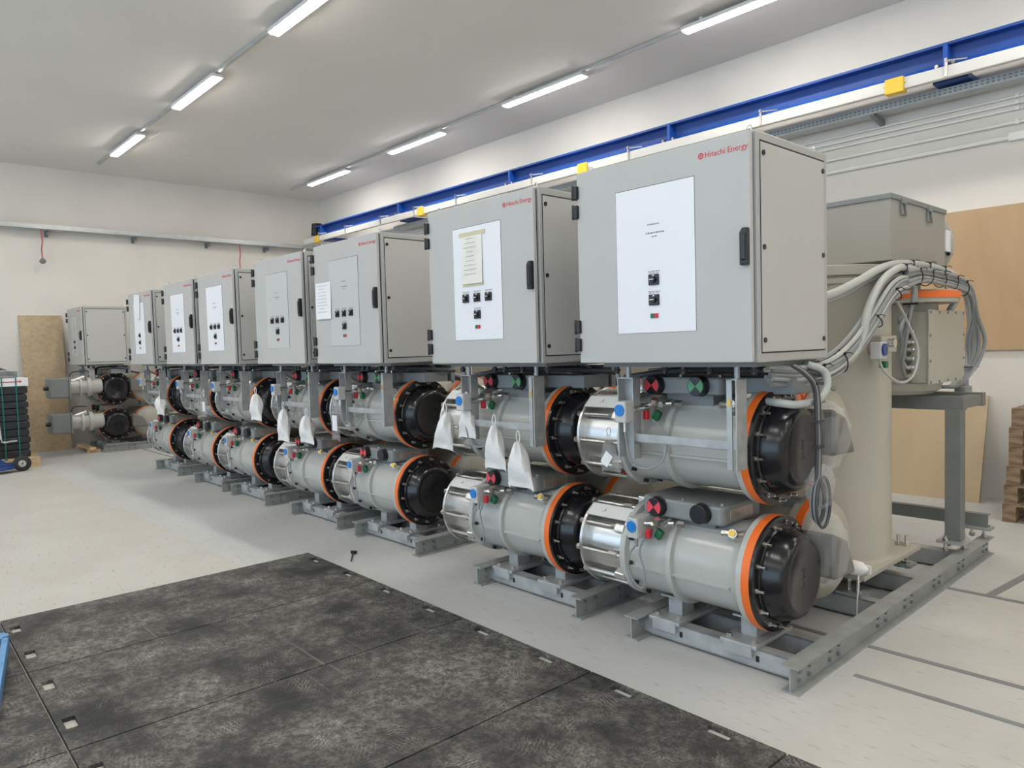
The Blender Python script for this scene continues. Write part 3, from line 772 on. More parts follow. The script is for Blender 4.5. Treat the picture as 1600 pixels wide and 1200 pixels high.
    LM().rbox((-.70, .245, z + .15), (.04, .03, .05), (0, .5, 0)).build('valve_handle', 'green', t, bevel=.005)
    if upper: pts = [(gx, gy + .04, z + .08), (-.77, .08, z), (-.75, .09, z - .09), (-.68, .12, z - .115), (-.61, .15, z - .08), (-.585, .17, z), (-.61, .19, z + .07), (-.70, .21, z + .13)]
    else: pts = [(-.811, .18, z + .08), (-.84, .17, z + .03), (-.85, .17, z - .05), (-.82, .18, z - .12), (-.77, .19, z - .14), (-.76, .19, z - .05), (-.79, .19, z + .05), (-.76, .2, z + .13)]
    LM().tube(pts, .0055, 6).build('hose', 'cable', t)
    # filling valve near the orange ring
    LM().cyl((-.30, .33, z + .20), (-.27, .25, z + .225), .022, n=10).cyl((-.30, .33, z + .18), (-.24, .33, z + .205), .028, n=8).cyl((-.34, .27, z + .215), (-.29, .29, z + .215), .018, n=8).build('filling_valve', 'steel', t)
    LM().cyl((-.272, .255, z + .223), (-.266, .238, z + .229), .016, n=10).build('valve_plug', 'brass' if not upper else 'chrome', t)
    return t
ZL, ZU = .467, 1.10
base_lo = make_tank(ZL, 'lower breaker tank under the nearest cabinet, the nearest black cap at floor height', False)
base_up = make_tank(ZU, 'upper breaker tank under the nearest cabinet, hung close below its floor', True)
tanks = {}
for i in range(8):
    if i == 0: tanks[0] = (base_lo, base_up); continue
    w = ORD[i]
    tanks[i] = (copy_tree(base_lo, None, off_of(i), 'lower grey breaker tank with black cap, under the %s cabinet of the row' % w),
                copy_tree(base_up, None, off_of(i), 'upper grey breaker tank with black cap, right below the %s cabinet of the row' % w))

# ---- base frame
def ibeam(x, y0, y1, z0, h, w, tf=.010, tw=.008):
    m = LM()
    m.box(x - w / 2, x + w / 2, y0, y1, z0, z0 + tf).box(x - w / 2, x + w / 2, y0, y1, z0 + h - tf, z0 + h).box(x - tw / 2, x + tw / 2, y0, y1, z0 + tf, z0 + h - tf)
    return m
def make_frame(label):
    t = LT('base_frame', (-.43, 1.7, 0), label, 'frame', 'steel base frames under the switchgear')
    for x in (.03, -.885):
        b = ibeam(x, .225, 3.31, 0, .13, .085).build('beam', 'frame', t)
        first = None
        for y in (.30, .40, .62, .72, 1.22, 1.33, 1.62, 1.73, 2.12, 2.22, 2.60, 2.70, 3.17, 3.24):
            for z in (.042, .088):
                if first is None:
                    first = LM().cyl((x - .018, y, z), (x + .018, y, z), .012, n=6).build('bolt', 'dgrey', b); f0 = (y, z)
                else:
                    c = copy_tree(first, b); c.location = (0, y - f0[0], z - f0[1])
    for y in (.345, .62, 1.36, 1.95):
        h = .108 if y < 1 else .12
        LM().box(-.882, .026, y, y + .008, .012, h).box(-.882, .026, y, y + .07, h - .008, h).box(-.882, .026, y, y + .07, .012, .02).build('cross_channel', 'galv' if y < 1 else 'frame', t)
    LM().box(-.882, .026, 2.70, 2.80, .012, .12).build('cross_channel', 'frame', t)
    # saddles under the front tanks
    for x in (-.735, -.29):
        s = LM().box(x - .10, x + .10, .32, .70, .108, .128).box(x - .075, x + .075, .316, .322, .062, .126).box(x - .075, x - .069, .322, .40, .07, .108).box(x + .069, x + .075, .322, .40, .07, .108).build('saddle', 'galv', t, bevel=.003)
        LM().box(x - .045, x + .045, .43, .55, .126, .232).box(x - .075, x + .075, .40, .58, .222, .232).build('saddle_post', 'galv', s, bevel=.004)
        LM().box(x + .085, x + .103, .3435, .3455, .045, .075).build('slot', 'black', s)
        first = None
        for dx_ in (-.07, .07):
            for y in (.36, .65):
                LM().cyl((x + dx_, y, .126), (x + dx_, y, .145), .013, n=6).build('bolt', 'steel', s)
    return t
base_fr = make_frame('galvanised base frame of the nearest module, its long beam running back at right')
for i in range(1, 8):
    copy_tree(base_fr, None, off_of(i), 'grey steel base frame on the floor under the %s cabinet of the row' % ORD[i])

# ---- rear pair of tanks: orange ring, cream cap and a grey hood
def make_rear(z, label):
    t = LT('rear_tank', (-.5, 1.0, z - .25), label, 'tank', 'rear tanks behind the front row')
    O = (0, 1.055, z)
    LM().lathe([(-1.10, 0), (-1.10, .25), (-.29, .25), (-.29, .28), (-.24, .28), (-.24, 0)], O, 'x', 40).build('tank_body', 'cream', t)
    r = LM(); ring(r, O, -.245, -.202, .2, .284); r.build('orange_ring', 'orange', t)
    LM().lathe([(-.202, .275), (-.18, .273), (-.15, .25), (-.125, .21), (-.11, .15), (-.102, .08), (-.10, 0)], O, 'x', 40).build('end_cap', 'cream', t)
    LM().prism([(.72, z + .18), (.87, z + .12), (.975, z - .07), (.72, z - .06)], 'x', -.20, .03).build('hood', 'taupe', t, bevel=.02)
    LM().box(-.36, -.26, .95, 1.05, z + .15, z + .27).build('vent_box', 'dgrey', t)
    LM().cyl((-.55, 1.055, z - .34), (-.55, 1.055, z - .24), .07, n=12).build('foot', 'frame', t)
    return t
rl = make_rear(ZL, 'lower rear tank of the nearest module with grey hood near the floor')
ru = make_rear(ZU, 'upper rear tank of the nearest module with orange ring and grey hood')
for i in range(1, 8):
    copy_tree(rl, None, off_of(i), 'lower rear tank half hidden behind the front tanks of the %s module' % ORD[i])
    copy_tree(ru, None, off_of(i), 'upper rear tank half hidden behind the front tanks of the %s module' % ORD[i])
# plastic film wrapped around the nearest hoods
def film_blob(cx, cy, cz, rx, ry, rz, label, n=14, seed=0):
    rnd = random.Random(seed); vs = []; fs = []
    for j in range(n + 1):
        th = pi * j / n
        for i in range(2 * n):
            ph = pi * i / n; k = 1 + .18 * math.sin(5 * ph + 3 * th + seed) * math.sin(th) + rnd.uniform(-.09, .09)
            vs.append((cx + rx * k * math.sin(th) * math.cos(ph), cy + ry * k * math.sin(th) * math.sin(ph), cz + rz * k * math.cos(th)))
    for j in range(n):
        for i in range(2 * n): fs.append((j * 2 * n + i, j * 2 * n + (i + 1) % (2 * n), (j + 1) * 2 * n + (i + 1) % (2 * n), (j + 1) * 2 * n + i))
    o = MB().add(vs, fs, True).build('plastic_wrap', 'film', base=(cx, cy, cz - rz)); tag(o, label, 'plastic film', 'clear plastic wraps')
    return o
film_blob(-1.66, 3.70, 1.14, .10, .12, .17, 'clear plastic wrapped round the upper grey hood behind the nearest black cap', seed=1)
film_blob(-1.66, 3.70, .54, .10, .12, .18, 'clear plastic wrapped round the lower grey hood behind the nearest black cap', seed=2)
film_blob(-1.55, 3.40, .93, .06, .07, .10, 'crumpled clear plastic bag between the two nearest black caps', seed=3)

# ---- vertical column of every module
def make_column(label):
    t = LT('vertical_tank', (-.52, 1.82, .14), label, 'tank', 'vertical grey tanks behind the cabinets')
    c = (-.52, 1.82, 0)
    LM().lathe([(.25, 0), (.25, .41), (.262, .40), (.275, .392), (1.95, .392), (1.955, .40), (1.985, .40), (1.99, .385), (2.0, .385), (2.005, .405), (2.06, .405), (2.065, .395), (2.065, 0)], c, 'z', 56).build('shell', 'cream', t)
    LM().box(-1.0, -.085, 1.36, 2.27, .225, .252).build('base_plate', 'cream', t, bevel=.003)
    first = None
    for x, y in ((-.15, 1.42), (-.20, 1.42), (-.15, 2.20), (-.20, 2.20), (-.93, 1.42), (-.93, 2.20)):
        if first is None:
            first = LM().cyl((x, y, .10), (x, y, .32), .012, n=8).cyl((x, y, .252), (x, y, .275), .024, n=6).cyl((x, y, .20), (x, y, .225), .024, n=6).cyl((x, y, .13), (x, y, .15), .026, n=6).build('anchor_bolt', 'steel', t)
        else:
            q = copy_tree(first, t); q.location = (x + .15, y - 1.42, 0)
    first = None
    for x, y in ((-.17, 1.43), (-.17, 2.21), (-.9, 1.43), (-.9, 2.21)):
        if first is None: first = LM().box(x - .09, x + .06, y - .06, y + .06, .115, .135).build('shim_plate', 'frame', t)
        else:
            q = copy_tree(first, t); q.location = (x + .17, y - 1.43, 0)
    LM().box(-.62, -.56, 1.418, 1.421, 2.02, 2.045).box(-.545, -.52, 1.416, 1.419, 2.02, 2.045).build('tag_plate', 'paper', t)
    return t
bc = make_column('tall cream vertical tank on a base plate, right of the nearest black caps')
for i in range(1, 8):
    copy_tree(bc, None, off_of(i), 'cream vertical tank hidden in the row behind the %s cabinet' % ORD[i])

# ---------------------------------------------------------------- equipment behind the nearest module
# grey top box with lid, latches and a round flange at its back
t = thing('top_box', (-2.4, 5.6, 2.13), 'dark grey lidded box above the vertical tank, right of the nearest cabinet', 'box')
MB().box(-2.95, -1.85, 5.10, 6.16, 2.13, 2.535).build('box_body', 'boxgrey', t, bevel=.004)
MB().box(-2.96, -1.84, 5.09, 6.17, 2.530, 2.565).build('lid', 'dgrey', t, bevel=.004)
for y in (5.30, 5.80):
    MB().tube([(-1.845, y - .035, 2.52), (-1.838, y - .04, 2.44), (-1.838, y + .04, 2.44), (-1.845, y + .035, 2.52)], .007, 6, 1).box(-1.85, -1.833, y - .045, y + .045, 2.515, 2.55).build('latch', 'dgrey', t)
f = MB().lathe([(0, 0), (0, .27), (.10, .27), (.12, .30), (.15, .30), (.15, 0)], (-2.13, 6.16, 2.33), 'y', 40).build('round_flange', 'cream', t)
for a in (.3, 1.0, -.3, -1.0, 1.8):
    MB().cyl((-2.13 + .285 * math.cos(a), 6.26, 2.33 + .285 * math.sin(a)), (-2.13 + .285 * math.cos(a), 6.33, 2.33 + .285 * math.sin(a)), .014, n=6).build('flange_bolt', 'black', f)
MB().box(-1.86, -1.845, 6.17, 6.30, 2.26, 2.42).build('label_plate', 'panelwhite', f)
MB().cyl((-2.12, 5.64, 1.94), (-2.12, 5.64, 2.135), .26, n=28).build('neck', 'taupe', t)

# drum with orange rim on the steel stand
t = thing('rear_drum', (-2.05, 5.65, 1.22), 'cream round drum with orange rim on the steel stand behind the vertical tank', 'drum')
MB().lathe([(1.22, 0), (1.22, .27), (1.25, .315), (1.30, .33), (1.33, .31), (1.34, .30), (1.85, .30), (1.855, .425), (1.88, .43), (1.94, .42), (1.945, .30), (1.96, 0)], (-2.05, 5.65, 0), 'z', 48).build('drum_body', 'cream', t)
MB().lathe([(1.885, .3), (1.885, .436), (1.93, .436), (1.93, .3), (1.885, .3)], (-2.05, 5.65, 0), 'z', 48).build('orange_rim', 'orange', t)
t = thing('terminal_box', (-1.76, 5.72, 1.30), 'cream terminal box on the drum with screws round its flat cover', 'box')
MB().box(-1.82, -1.712, 5.37, 6.07, 1.31, 1.79).build('box_body', 'cream', t, bevel=.004)
c_ = MB().box(-1.712, -1.70, 5.355, 6.085, 1.30, 1.802).build('cover', 'cream', t, bevel=.003)
first = None
for y, z in [(5.38 + .17 * i, z) for i in range(5) for z in (1.315, 1.787)] + [(y, z) for y in (5.37, 6.07) for z in (1.46, 1.63)]:
    if first is None: first = MB().cyl((-1.70, y, z), (-1.694, y, z), .010, n=8).build('screw', 'dgrey', c_); f0 = (y, z)
    else:
        q = copy_tree(first, c_); q.location = (0, y - f0[0], z - f0[1])
first = None
for z in (1.36, 1.42, 1.48, 1.54, 1.59, 1.66):
    if first is None: first = MB().cyl((-1.80, 5.29, z), (-1.80, 5.37, z), .018, n=10).cyl((-1.80, 5.31, z), (-1.80, 5.335, z), .023, n=6).build('cable_gland', 'chrome', t); f0 = z
    else:
        q = copy_tree(first, t); q.location = (0, 0, z - f0)

# steel stand
t = thing('steel_stand', (-2.1, 5.9, .2), 'dark grey steel stand with square leg and cross beams behind the vertical tank', 'stand')
for x, y in ((-1.635, 5.66), (-2.85, 5.66), (-2.85, 6.1)):
    MB().box(x - .05, x + .05, y - .05, y + .05, .205, 1.12).build('leg', 'stand', t, bevel=.004)
    MB().box(x - .09, x + .07, y - .09, y + .09, .185, .205).build('foot_plate', 'galv', t)
MB().box(-2.95, -1.575, 5.62, 5.70, 1.11, 1.205).build('top_beam', 'stand', t)
MB().box(-2.95, -1.575, 6.06, 6.14, 1.11, 1.205).build('top_beam', 'stand', t)
MB().box(-1.66, -1.58, 5.70, 6.06, 1.12, 1.195).build('side_beam', 'stand', t)
first = None
for x, y in ((-1.67, 5.58), (-1.60, 5.74), (-1.70, 5.74)):
    if first is None: first = MB().cyl((x, y, .13), (x, y, .24), .011, n=8).cyl((x, y, .205), (x, y, .225), .02, n=6).cyl((x, y, .135), (x, y, .155), .022, n=6).build('anchor_bolt', 'steel', t); f0 = (x, y)
    else:
        q = copy_tree(first, t); q.location = (x - f0[0], y - f0[1], 0)
t = thing('cross_beam', (-2.1, 6.14, .13), 'low grey steel cross beam bolted to the far end of the long base beam', 'beam')
MB().box(-3.0, -1.55, 6.11, 6.12, .215, .31).box(-3.0, -1.55, 6.12, 6.17, .30, .31).box(-3.0, -1.55, 6.12, 6.17, .215, .225).build('channel', 'stand', t)
MB().box(-1.70, -1.53, 6.08, 6.20, .195, .215).build('plate', 'galv', t)
for x in (-1.66, -1.58): MB().cyl((x, 6.14, .13), (x, 6.14, .25), .012, n=8).cyl((x, 6.14, .215), (x, 6.14, .238), .022, n=6).cyl((x, 6.14, .135), (x, 6.14, .16), .022, n=6).build('anchor_bolt', 'steel', t)

# second density gauge on the vertical tank
t = thing('tank_gauge', (-1.68, 4.56, 1.50), 'small grey gauge with dark blue dial on the vertical tank', 'gauge')
MB().box(-1.72, -1.66, 4.42, 4.52, 1.50, 1.60).build('gauge_box', 'panelgrey', t, bevel=.006)
MB().cyl((-1.66, 4.47, 1.555), (-1.65, 4.47, 1.555), .036, n=20).build('dial', 'dkblue', t)
MB().box(-1.78, -1.70, 4.545, 4.78, 1.535, 1.635).build('bracket', 'cream', t, bevel=.006)
MB().cyl((-1.70, 4.63, 1.59), (-1.655, 4.63, 1.59), .028, n=14).cyl((-1.70, 4.56, 1.50), (-1.70, 4.56, 1.60), .016, n=10).build('valve', 'chrome', t)
MB().box(-1.715, -1.675, 4.54, 4.585, 1.445, 1.485).build('valve_handle', 'green', t, bevel=.004)
MB().tube([(-1.69, 4.47, 1.5), (-1.67, 4.50, 1.43), (-1.64, 4.62, 1.36), (-1.64, 4.80, 1.36), (-1.66, 4.98, 1.42), (-1.68, 5.08, 1.55), (-1.70, 4.98, 1.70), (-1.70, 4.85, 1.80), (-1.72, 4.80, 1.88)], .008, 6).build('cable', 'cablelt', t)

def tie(t, c, ry, rz, tilt=0.0):
    c = Vector(c); m3 = Euler((tilt, 0, 0)).to_matrix()
    e = [c + m3 @ Vector((ry * math.cos(2 * pi * k / 16), 0, rz * math.sin(2 * pi * k / 16))) for k in range(17)]
    tail = c + m3 @ Vector((ry * .8, 0, rz * .7))
    MB().tube(e, .0035, 6, 1).tube([tail, tail + Vector((.02, .006, .006)), tail + Vector((.035, .015, -.004))], .0025, 5).rbox(tail, (.012, .01, .014)).build('cable_tie', 'black', t)
# cables running from under the nearest cabinet up to the drum
t = thing('cable_bundle', (-1.66, 4.1, 1.5), 'thick bundle of grey cables rising from under the nearest cabinet to the drum', 'cable')
path = [(-1.72, 3.20, 1.49), (-1.67, 3.40, 1.475), (-1.66, 3.729, 1.50), (-1.66, 4.019, 1.60), (-1.66, 4.295, 1.762), (-1.66, 4.509, 1.90), (-1.67, 4.70, 1.96), (-1.70, 4.9, 1.975)]
offs = [(0, 0, 0), (.018, .012, -.022), (-.004, .014, -.036), (.02, -.012, .018), (.0, .03, -.055), (.022, .02, .0), (.018, .03, -.04), (-.01, -.015, .03), (.008, .045, -.07)]
for i, (a, b, c) in enumerate(offs):
    MB().tube([(x + a, y + b, z + c) for x, y, z in path], .0125, 7).build('cable', 'cable' if i % 3 else 'cablelt', t)
for y, z in ((3.62, 1.475), (3.86, 1.525), (4.31, 1.74), (4.60, 1.90)):
    tie(t, (-1.652, y + .012, z - .018), .035, .062, .95 if y > 4 else .35)
def single(name, pts, r, m, label, n=10, ties=()):
    t = thing(name, pts[len(pts) // 2], label, 'cable')
    MB().tube(pts, r, n, 8).build('sheath', m, t)
    for p_ in ties: tie(t, p_, r * 1.15, r * 1.15)
    return t
single('conduit', [(-1.75, 3.55, 1.83), (-1.70, 3.824, 1.853), (-1.70, 4.204, 1.941), (-1.70, 4.55, 2.035), (-1.70, 4.874, 2.078), (-1.70, 5.327, 2.085), (-1.70, 5.75, 2.065), (-1.70, 5.90, 2.02), (-1.70, 5.92, 1.90), (-1.75, 5.93, 1.80)], .024, 'cablelt',
       'upper pale grey conduit curving over the drum beside the dark grey box', 10, [(-1.70, 5.0, 2.08), (-1.70, 5.3, 2.085), (-1.70, 5.6, 2.075)])
single('conduit', [(-1.70, 3.6, 1.46), (-1.66, 3.95, 1.50), (-1.64, 4.10, 1.62), (-1.64, 4.20, 1.79), (-1.65, 4.40, 1.94), (-1.66, 4.66, 2.03), (-1.68, 4.9, 2.05), (-1.69, 5.4, 2.03), (-1.70, 5.8, 1.99)], .022, 'cablelt',
       'lower pale grey conduit rising steeply along the cable bundle', 10, [(-1.67, 4.8, 2.045), (-1.69, 5.5, 2.02)])
single('conduit', [(-1.70, 3.70, 1.80), (-1.71, 4.1, 1.88), (-1.72, 4.45, 1.97), (-1.73, 4.8, 2.03), (-1.73, 5.3, 2.02), (-1.73, 5.7, 1.99)], .018, 'cable', 'grey conduit lying just under the upper pale conduit')
t = thing('cable_bundle', (-1.72, 5.4, 1.95), 'tied bundle of grey cables lying over the orange rim of the drum', 'cable')
for i, (a, b) in enumerate(((0, 0), (.02, .02), (-.01, .035), (.025, -.02), (.0, -.03), (.03, .045), (-.02, .01), (.028, -.045))):
    MB().tube([(-1.70 + a, 4.86, 1.98 + b), (-1.69 + a, 5.1, 2.015 + b * .8), (-1.69 + a, 5.45, 2.01 + b * .8), (-1.69 + a, 5.85, 1.99 + b * .8), (-1.68 + a, 6.08, 1.93 + b * .5), (-1.70 + a + b * .3, 6.25, 1.76), (-1.72 + a + b, 6.36 + b * .6, 1.58), (-1.74 + a + b * .6, 6.34, 1.40), (-1.8 + a, 6.22, 1.25), (-1.85, 6.1, 1.24)], .014, 7).build('cable', 'cable' if i % 2 else 'cablelt', t)
for p_, r_ in (((-1.69, 5.05, 2.01), .3), ((-1.69, 5.25, 2.01), -.3), ((-1.69, 5.5, 2.01), .3), ((-1.69, 5.75, 1.995), -.3), ((-1.68, 5.95, 1.965), .2)):
    tie(t, (p_[0] + .005, p_[1], p_[2]), .045, .06, r_)
MB().box(-1.80, -1.70, 6.27, 6.45, 1.375, 1.39).build('cable_tie', 'black', t)
t = thing('cable_bundle', (-1.77, 5.2, 1.6), 'short drooping cables plugged into the glands of the terminal box', 'cable')
for i, z in enumerate((1.36, 1.42, 1.48, 1.54, 1.59, 1.66)):
    MB().tube([(-1.80, 5.30, z), (-1.80, 5.22, z + .005), (-1.78, 5.10 - .012 * i, z + .08), (-1.75, 5.06 + .01 * i, z + .20 if z < 1.5 else 1.78), (-1.72, 5.10 + .012 * i, 1.86), (-1.71, 5.08 + .01 * i, 1.94), (-1.70, 5.0 + .02 * i, 1.98)], .011, 7).build('cable', ('cable', 'cablelt', 'cable')[i % 3], t)
MB().box(-1.77, -1.68, 5.08, 5.20, 1.83, 1.842).build('cable_tie', 'black', t)
t = thing('plastic_bag', (-1.75, 6.30, 1.15), 'clear plastic bag hanging under the terminal box at right', 'plastic bag')
vs, fs = [], []
for j in range(9):
    for i in range(14):
        a = 2 * pi * i / 14; r = (.02 + .075 * math.sin(min(1, (j + 1) / 6) * pi / 2)) * (1 + .25 * math.sin(3 * a + j))
        vs.append((-1.72 + r * .7 * math.cos(a), 6.28 + r * 1.3 * math.sin(a), 1.40 - .034 * j + .01 * math.sin(4 * a)))
for j in range(8):
    for i in range(14): fs.append((j * 14 + i, j * 14 + (i + 1) % 14, (j + 1) * 14 + (i + 1) % 14, (j + 1) * 14 + i))
MB().add(vs, fs, True).build('film', 'film', t)
MB().box(-1.80, -1.72, 6.20, 6.36, 1.14, 1.24).cyl((-1.75, 6.28, 1.10), (-1.75, 6.28, 1.30), .03, n=8).build('contents', 'dgrey', t, bevel=.01)

# cables and hoses at the nearest cabinet's lower right corner
single('conduit', [(-1.78, 3.30, 1.335), (-1.66, 3.22, 1.335), (-1.60, 3.29, 1.325), (-1.575, 3.44, 1.34), (-1.57, 3.52, 1.40), (-1.59, 3.53, 1.47), (-1.64, 3.45, 1.51)], .019, 'cablelt', 'pale grey conduit looping from the nearest upper tank to the cabinet floor', 10)
t = thing('cable_bundle', (-1.55, 3.37, 1.2), 'dark vertical cables tied together right of the nearest upper black cap', 'cable')
for i, a in enumerate((0, .017, .034)):
    MB().tube([(-1.60, 3.22 + a, 1.51), (-1.56, 3.26 + a, 1.47), (-1.55, 3.34 + a, 1.40), (-1.55, 3.36 + a, 1.24), (-1.55, 3.365 + a, 1.08), (-1.55, 3.35 + a, .94), (-1.56, 3.345 + a, .83)], .0085, 6).build('cable', ('cabledk', 'cable', 'cabledk')[i], t)
for z in (1.42, 1.24, 1.12): MB().box(-1.565, -1.535, 3.345, 3.41, z - .006, z + .006).build('cable_tie', 'black', t)
t = thing('cable_coil', (-1.56, 3.36, .80), 'small coil of dark cables between the two nearest black caps', 'cable')
for i in range(4):
    e = [(-1.56 + .012 * i, 3.37 + (.05 + .008 * i) * math.cos(a), .86 + (.09 + .01 * i) * math.sin(a)) for a in [2 * pi * k / 14 for k in range(15)]]
    MB().tube(e, .007, 6, 2).build('loop', 'cabledk' if i % 2 else 'cable', t)
# cables slung under the cabinets, each module its own
def under_cables(label):
    t = LT('cable_harness', (-.5, .5, 1.46), label, 'cable', 'cables slung under the cabinets')
    LM().tube([(-.9, .17, 1.50), (-.91, .2, 1.44), (-.93, .30, 1.38), (-.96, .42, 1.33)], .012, 7).build('hose', 'cablelt', t)
    LM().tube([(-1.0, .36, 1.44), (-.7, .40, 1.475), (-.4, .42, 1.48), (-.2, .50, 1.48), (-.12, .66, 1.43), (-.14, .90, 1.36)], .018, 7).build('cable', 'cabledk', t)
    LM().tube([(-.95, .52, 1.47), (-.5, .56, 1.49), (-.15, .64, 1.46), (-.06, .80, 1.40), (-.10, 1.0, 1.36)], .015, 7).build('cable', 'cable', t)
    for k in range(5):
        LM().tube([(-.35 + .05 * k, .55, 1.51), (-.33 + .05 * k, .66, 1.45), (-.36 + .05 * k, .80, 1.38), (-.40 + .04 * k, 1.0, 1.34)], .007, 6).build('cable', 'cable' if k % 2 else 'cablelt', t)
    LM().box(-.97, -.05, .70, .74, 1.36, 1.50).build('rear_bracket', 'dgrey', t)
    return t
bu = under_cables('grey and dark cables slung under the nearest cabinet floor')
for i in range(1, 8): copy_tree(bu, None, off_of(i), 'grey and dark cables slung under the floor of the %s cabinet' % ORD[i])

# white bag and string on the base plate, label bag on the nearest drum
t = thing('cloth_pouch', (-1.80, 4.28, .252), 'small white cloth pouch with a dangling string on the base plate', 'pouch')
film = MB().lathe([(-.11, 0), (-.10, .025), (-.06, .045), (-.01, .035), (.03, .045), (.08, .04), (.11, .015), (.115, 0)], (-1.79, 4.275, .295), 'x', 16).build('pouch', 'bag', t)
MB().tube([(-1.72, 4.25, .28), (-1.715, 4.235, .20), (-1.722, 4.235, .12), (-1.725, 4.24, .05), (-1.73, 4.24, .02)], .004, 5).build('string', 'bag', t)
MB().box(-1.72, -1.69, 4.33, 4.36, .252, .30).build('tag', 'white', t)
# ---------------------------------------------------------------- white desiccant bags on the tanks
def bag(x, y, zt, h, w, label, m='bag', tilt=0.0, seed=0, name='desiccant_bag', string=.07):
    t = thing(name, (x, y, zt - h), label, 'bag', 'white bags hung on the tanks' if m == 'bag' else 'clear plastic bags hung on the tanks')
    rnd = random.Random(seed); n, k = 12, 20; vs = []; fs = []
    for j in range(n + 1):
        u = j / n
        ww = w / 2 * (.10 + .90 * min(1, u / .92) ** .8); dd = .012 + .036 * math.sin(min(1, u * 1.15) * pi) ** .8 if u < .95 else .010
        for i in range(k):
            a = 2 * pi * i / k; wr = 1 + .10 * math.sin(6 * a + 3 * u + seed) * (1 - u) + rnd.uniform(-.025, .025)
            c, s_ = math.cos(a), math.sin(a)
            px = math.copysign(abs(c) ** .7, c) * ww * wr; py = s_ * dd * wr * (w / .2)
            drop = .0 if u < .85 else -.018 * (abs(c) ** 6) * (u - .85) / .15
            vs.append((x + px + tilt * (u - .3) * h, y + py + .006 * math.sin(9 * u + 4 * a + seed), zt - h * u + drop))
    for j in range(n):
        for i in range(k): fs.append((j * k + i, j * k + (i + 1) % k, (j + 1) * k + (i + 1) % k, (j + 1) * k + i))
    fs += [tuple(range(k)), tuple(range(n * k, n * k + k))]
    MB().add(vs, fs, True).build('sack', m, t)
    MB().tube([(x - .004, y, zt - .01), (x - .012, y - .004, zt + string * .5), (x, y, zt + string), (x + .012, y + .004, zt + string * .5), (x + .005, y, zt - .01)], .0035, 5).build('drawstring', 'bag', t)
    if m == 'bag':
        d = MB()
        for r in range(4):
            for q in range(3): d.box(x + tilt * .4 * h - w * .22 + q * w * .16, x + tilt * .4 * h - w * .22 + q * w * .16 + w * .12, y - .052 * (w / .2), y - .0515 * (w / .2), zt - h * (.55 + .07 * r), zt - h * (.55 + .07 * r) + .005)
    return t
BAGS = [(-4.04, 3.08, 1.19, .25, .22, 'white cloth bag leftmost on the second nearest module, over the third cap', 'bag', -.25),
        (-3.74, 3.03, 1.275, .23, .17, 'white cloth bag under the blue gauge of the second nearest module', 'bag', 0),
        (-3.46, 3.02, 1.14, .27, .20, 'printed white cloth bag, third from left on the second nearest module', 'bag', .05),
        (-3.22, 3.0, 1.055, .27, .22, 'smooth white cloth bag rightmost on the second nearest module', 'bag', .1),
        (-5.72, 3.16, 1.17, .30, .13, 'clear plastic bag with white slip on the third module', 'film', 0),
        (-6.75, 3.17, 1.09, .31, .23, 'white cloth bag left of the pair on the fourth module', 'bag', -.1),
        (-6.28, 3.17, 1.05, .25, .25, 'white cloth bag right of the pair on the fourth module', 'bag', 0),
        (-7.40, 3.18, 1.22, .27, .24, 'white cloth bag hanging in front of the black caps of the fifth module', 'bag', 0),
        (-8.85, 3.17, 1.16, .25, .15, 'clear plastic bag with white slip on the fifth module drum', 'film', 0),
        (-10.62, 3.22, 1.10, .25, .28, 'white cloth bag hanging on the seventh module at far left', 'bag', 0)]
for i, (x, y, z, h, w, lb, m, tl) in enumerate(BAGS): 
    b = bag(x, y, z, h, w, lb, m, tl, i, 'desiccant_bag' if m == 'bag' else 'plastic_bag')
    if m == 'film': MB().box(x - .05, x + .03, y - .003, y + .003, z - h * .75, z - h * .3).build('paper_slip', 'paper', b)
b = bag(-2.62, 3.13, 1.13, .2, .13, 'clear plastic bag with white label on the drum of the nearest upper tank', 'film', .1, 4, 'plastic_bag', .04)
MB().rbox((-2.60, 3.085, 1.00), (.055, .003, .075), (0, .6, 0)).build('paper_label', 'paper', b)

# ---------------------------------------------------------------- drive housings on the farthest module
for z, lb in ((1.155, 'upper grey drive housing with black knob left of the farthest module'), (.555, 'lower grey drive housing with black knob left of the farthest module')):
    t = thing('drive_housing', (-14.3, 2.72, z - .17), lb, 'housing', 'drive housings on the farthest module')
    MB().box(-14.48, -14.12, 2.56, 2.86, z - .17, z + .17).build('housing', 'dgrey', t, bevel=.025)
    MB().box(-14.50, -14.10, 2.85, 2.87, z - .18, z + .18).build('housing_rim', 'mgrey', t, bevel=.008)
    MB().cyl((-14.2, 2.49, z), (-14.2, 2.565, z), .035, n=14).build('knob', 'black', t)
    MB().cyl((-14.3, 2.86, z), (-14.3, 3.37, z), .13, n=24).cyl((-14.3, 3.02, z), (-14.3, 3.06, z), .17, n=24).cyl((-14.3, 3.14, z), (-14.3, 3.20, z), .17, n=24).build('neck', 'tank', t)
    MB().cyl((-14.3, 2.93, z + .10), (-14.25, 3.12, z + .17), .05, n=12).cyl((-14.14, 3.0, z), (-14.12, 3.0, z), .02, n=8).build('valve', 'steel', t)
    MB().tube([(-14.3, 2.88, z + .12), (-14.3, 2.92, z + .24), (-14.28, 3.02, z + .27), (-14.25, 3.12, z + .26)], .012, 6).build('hose', 'cabledk', t)

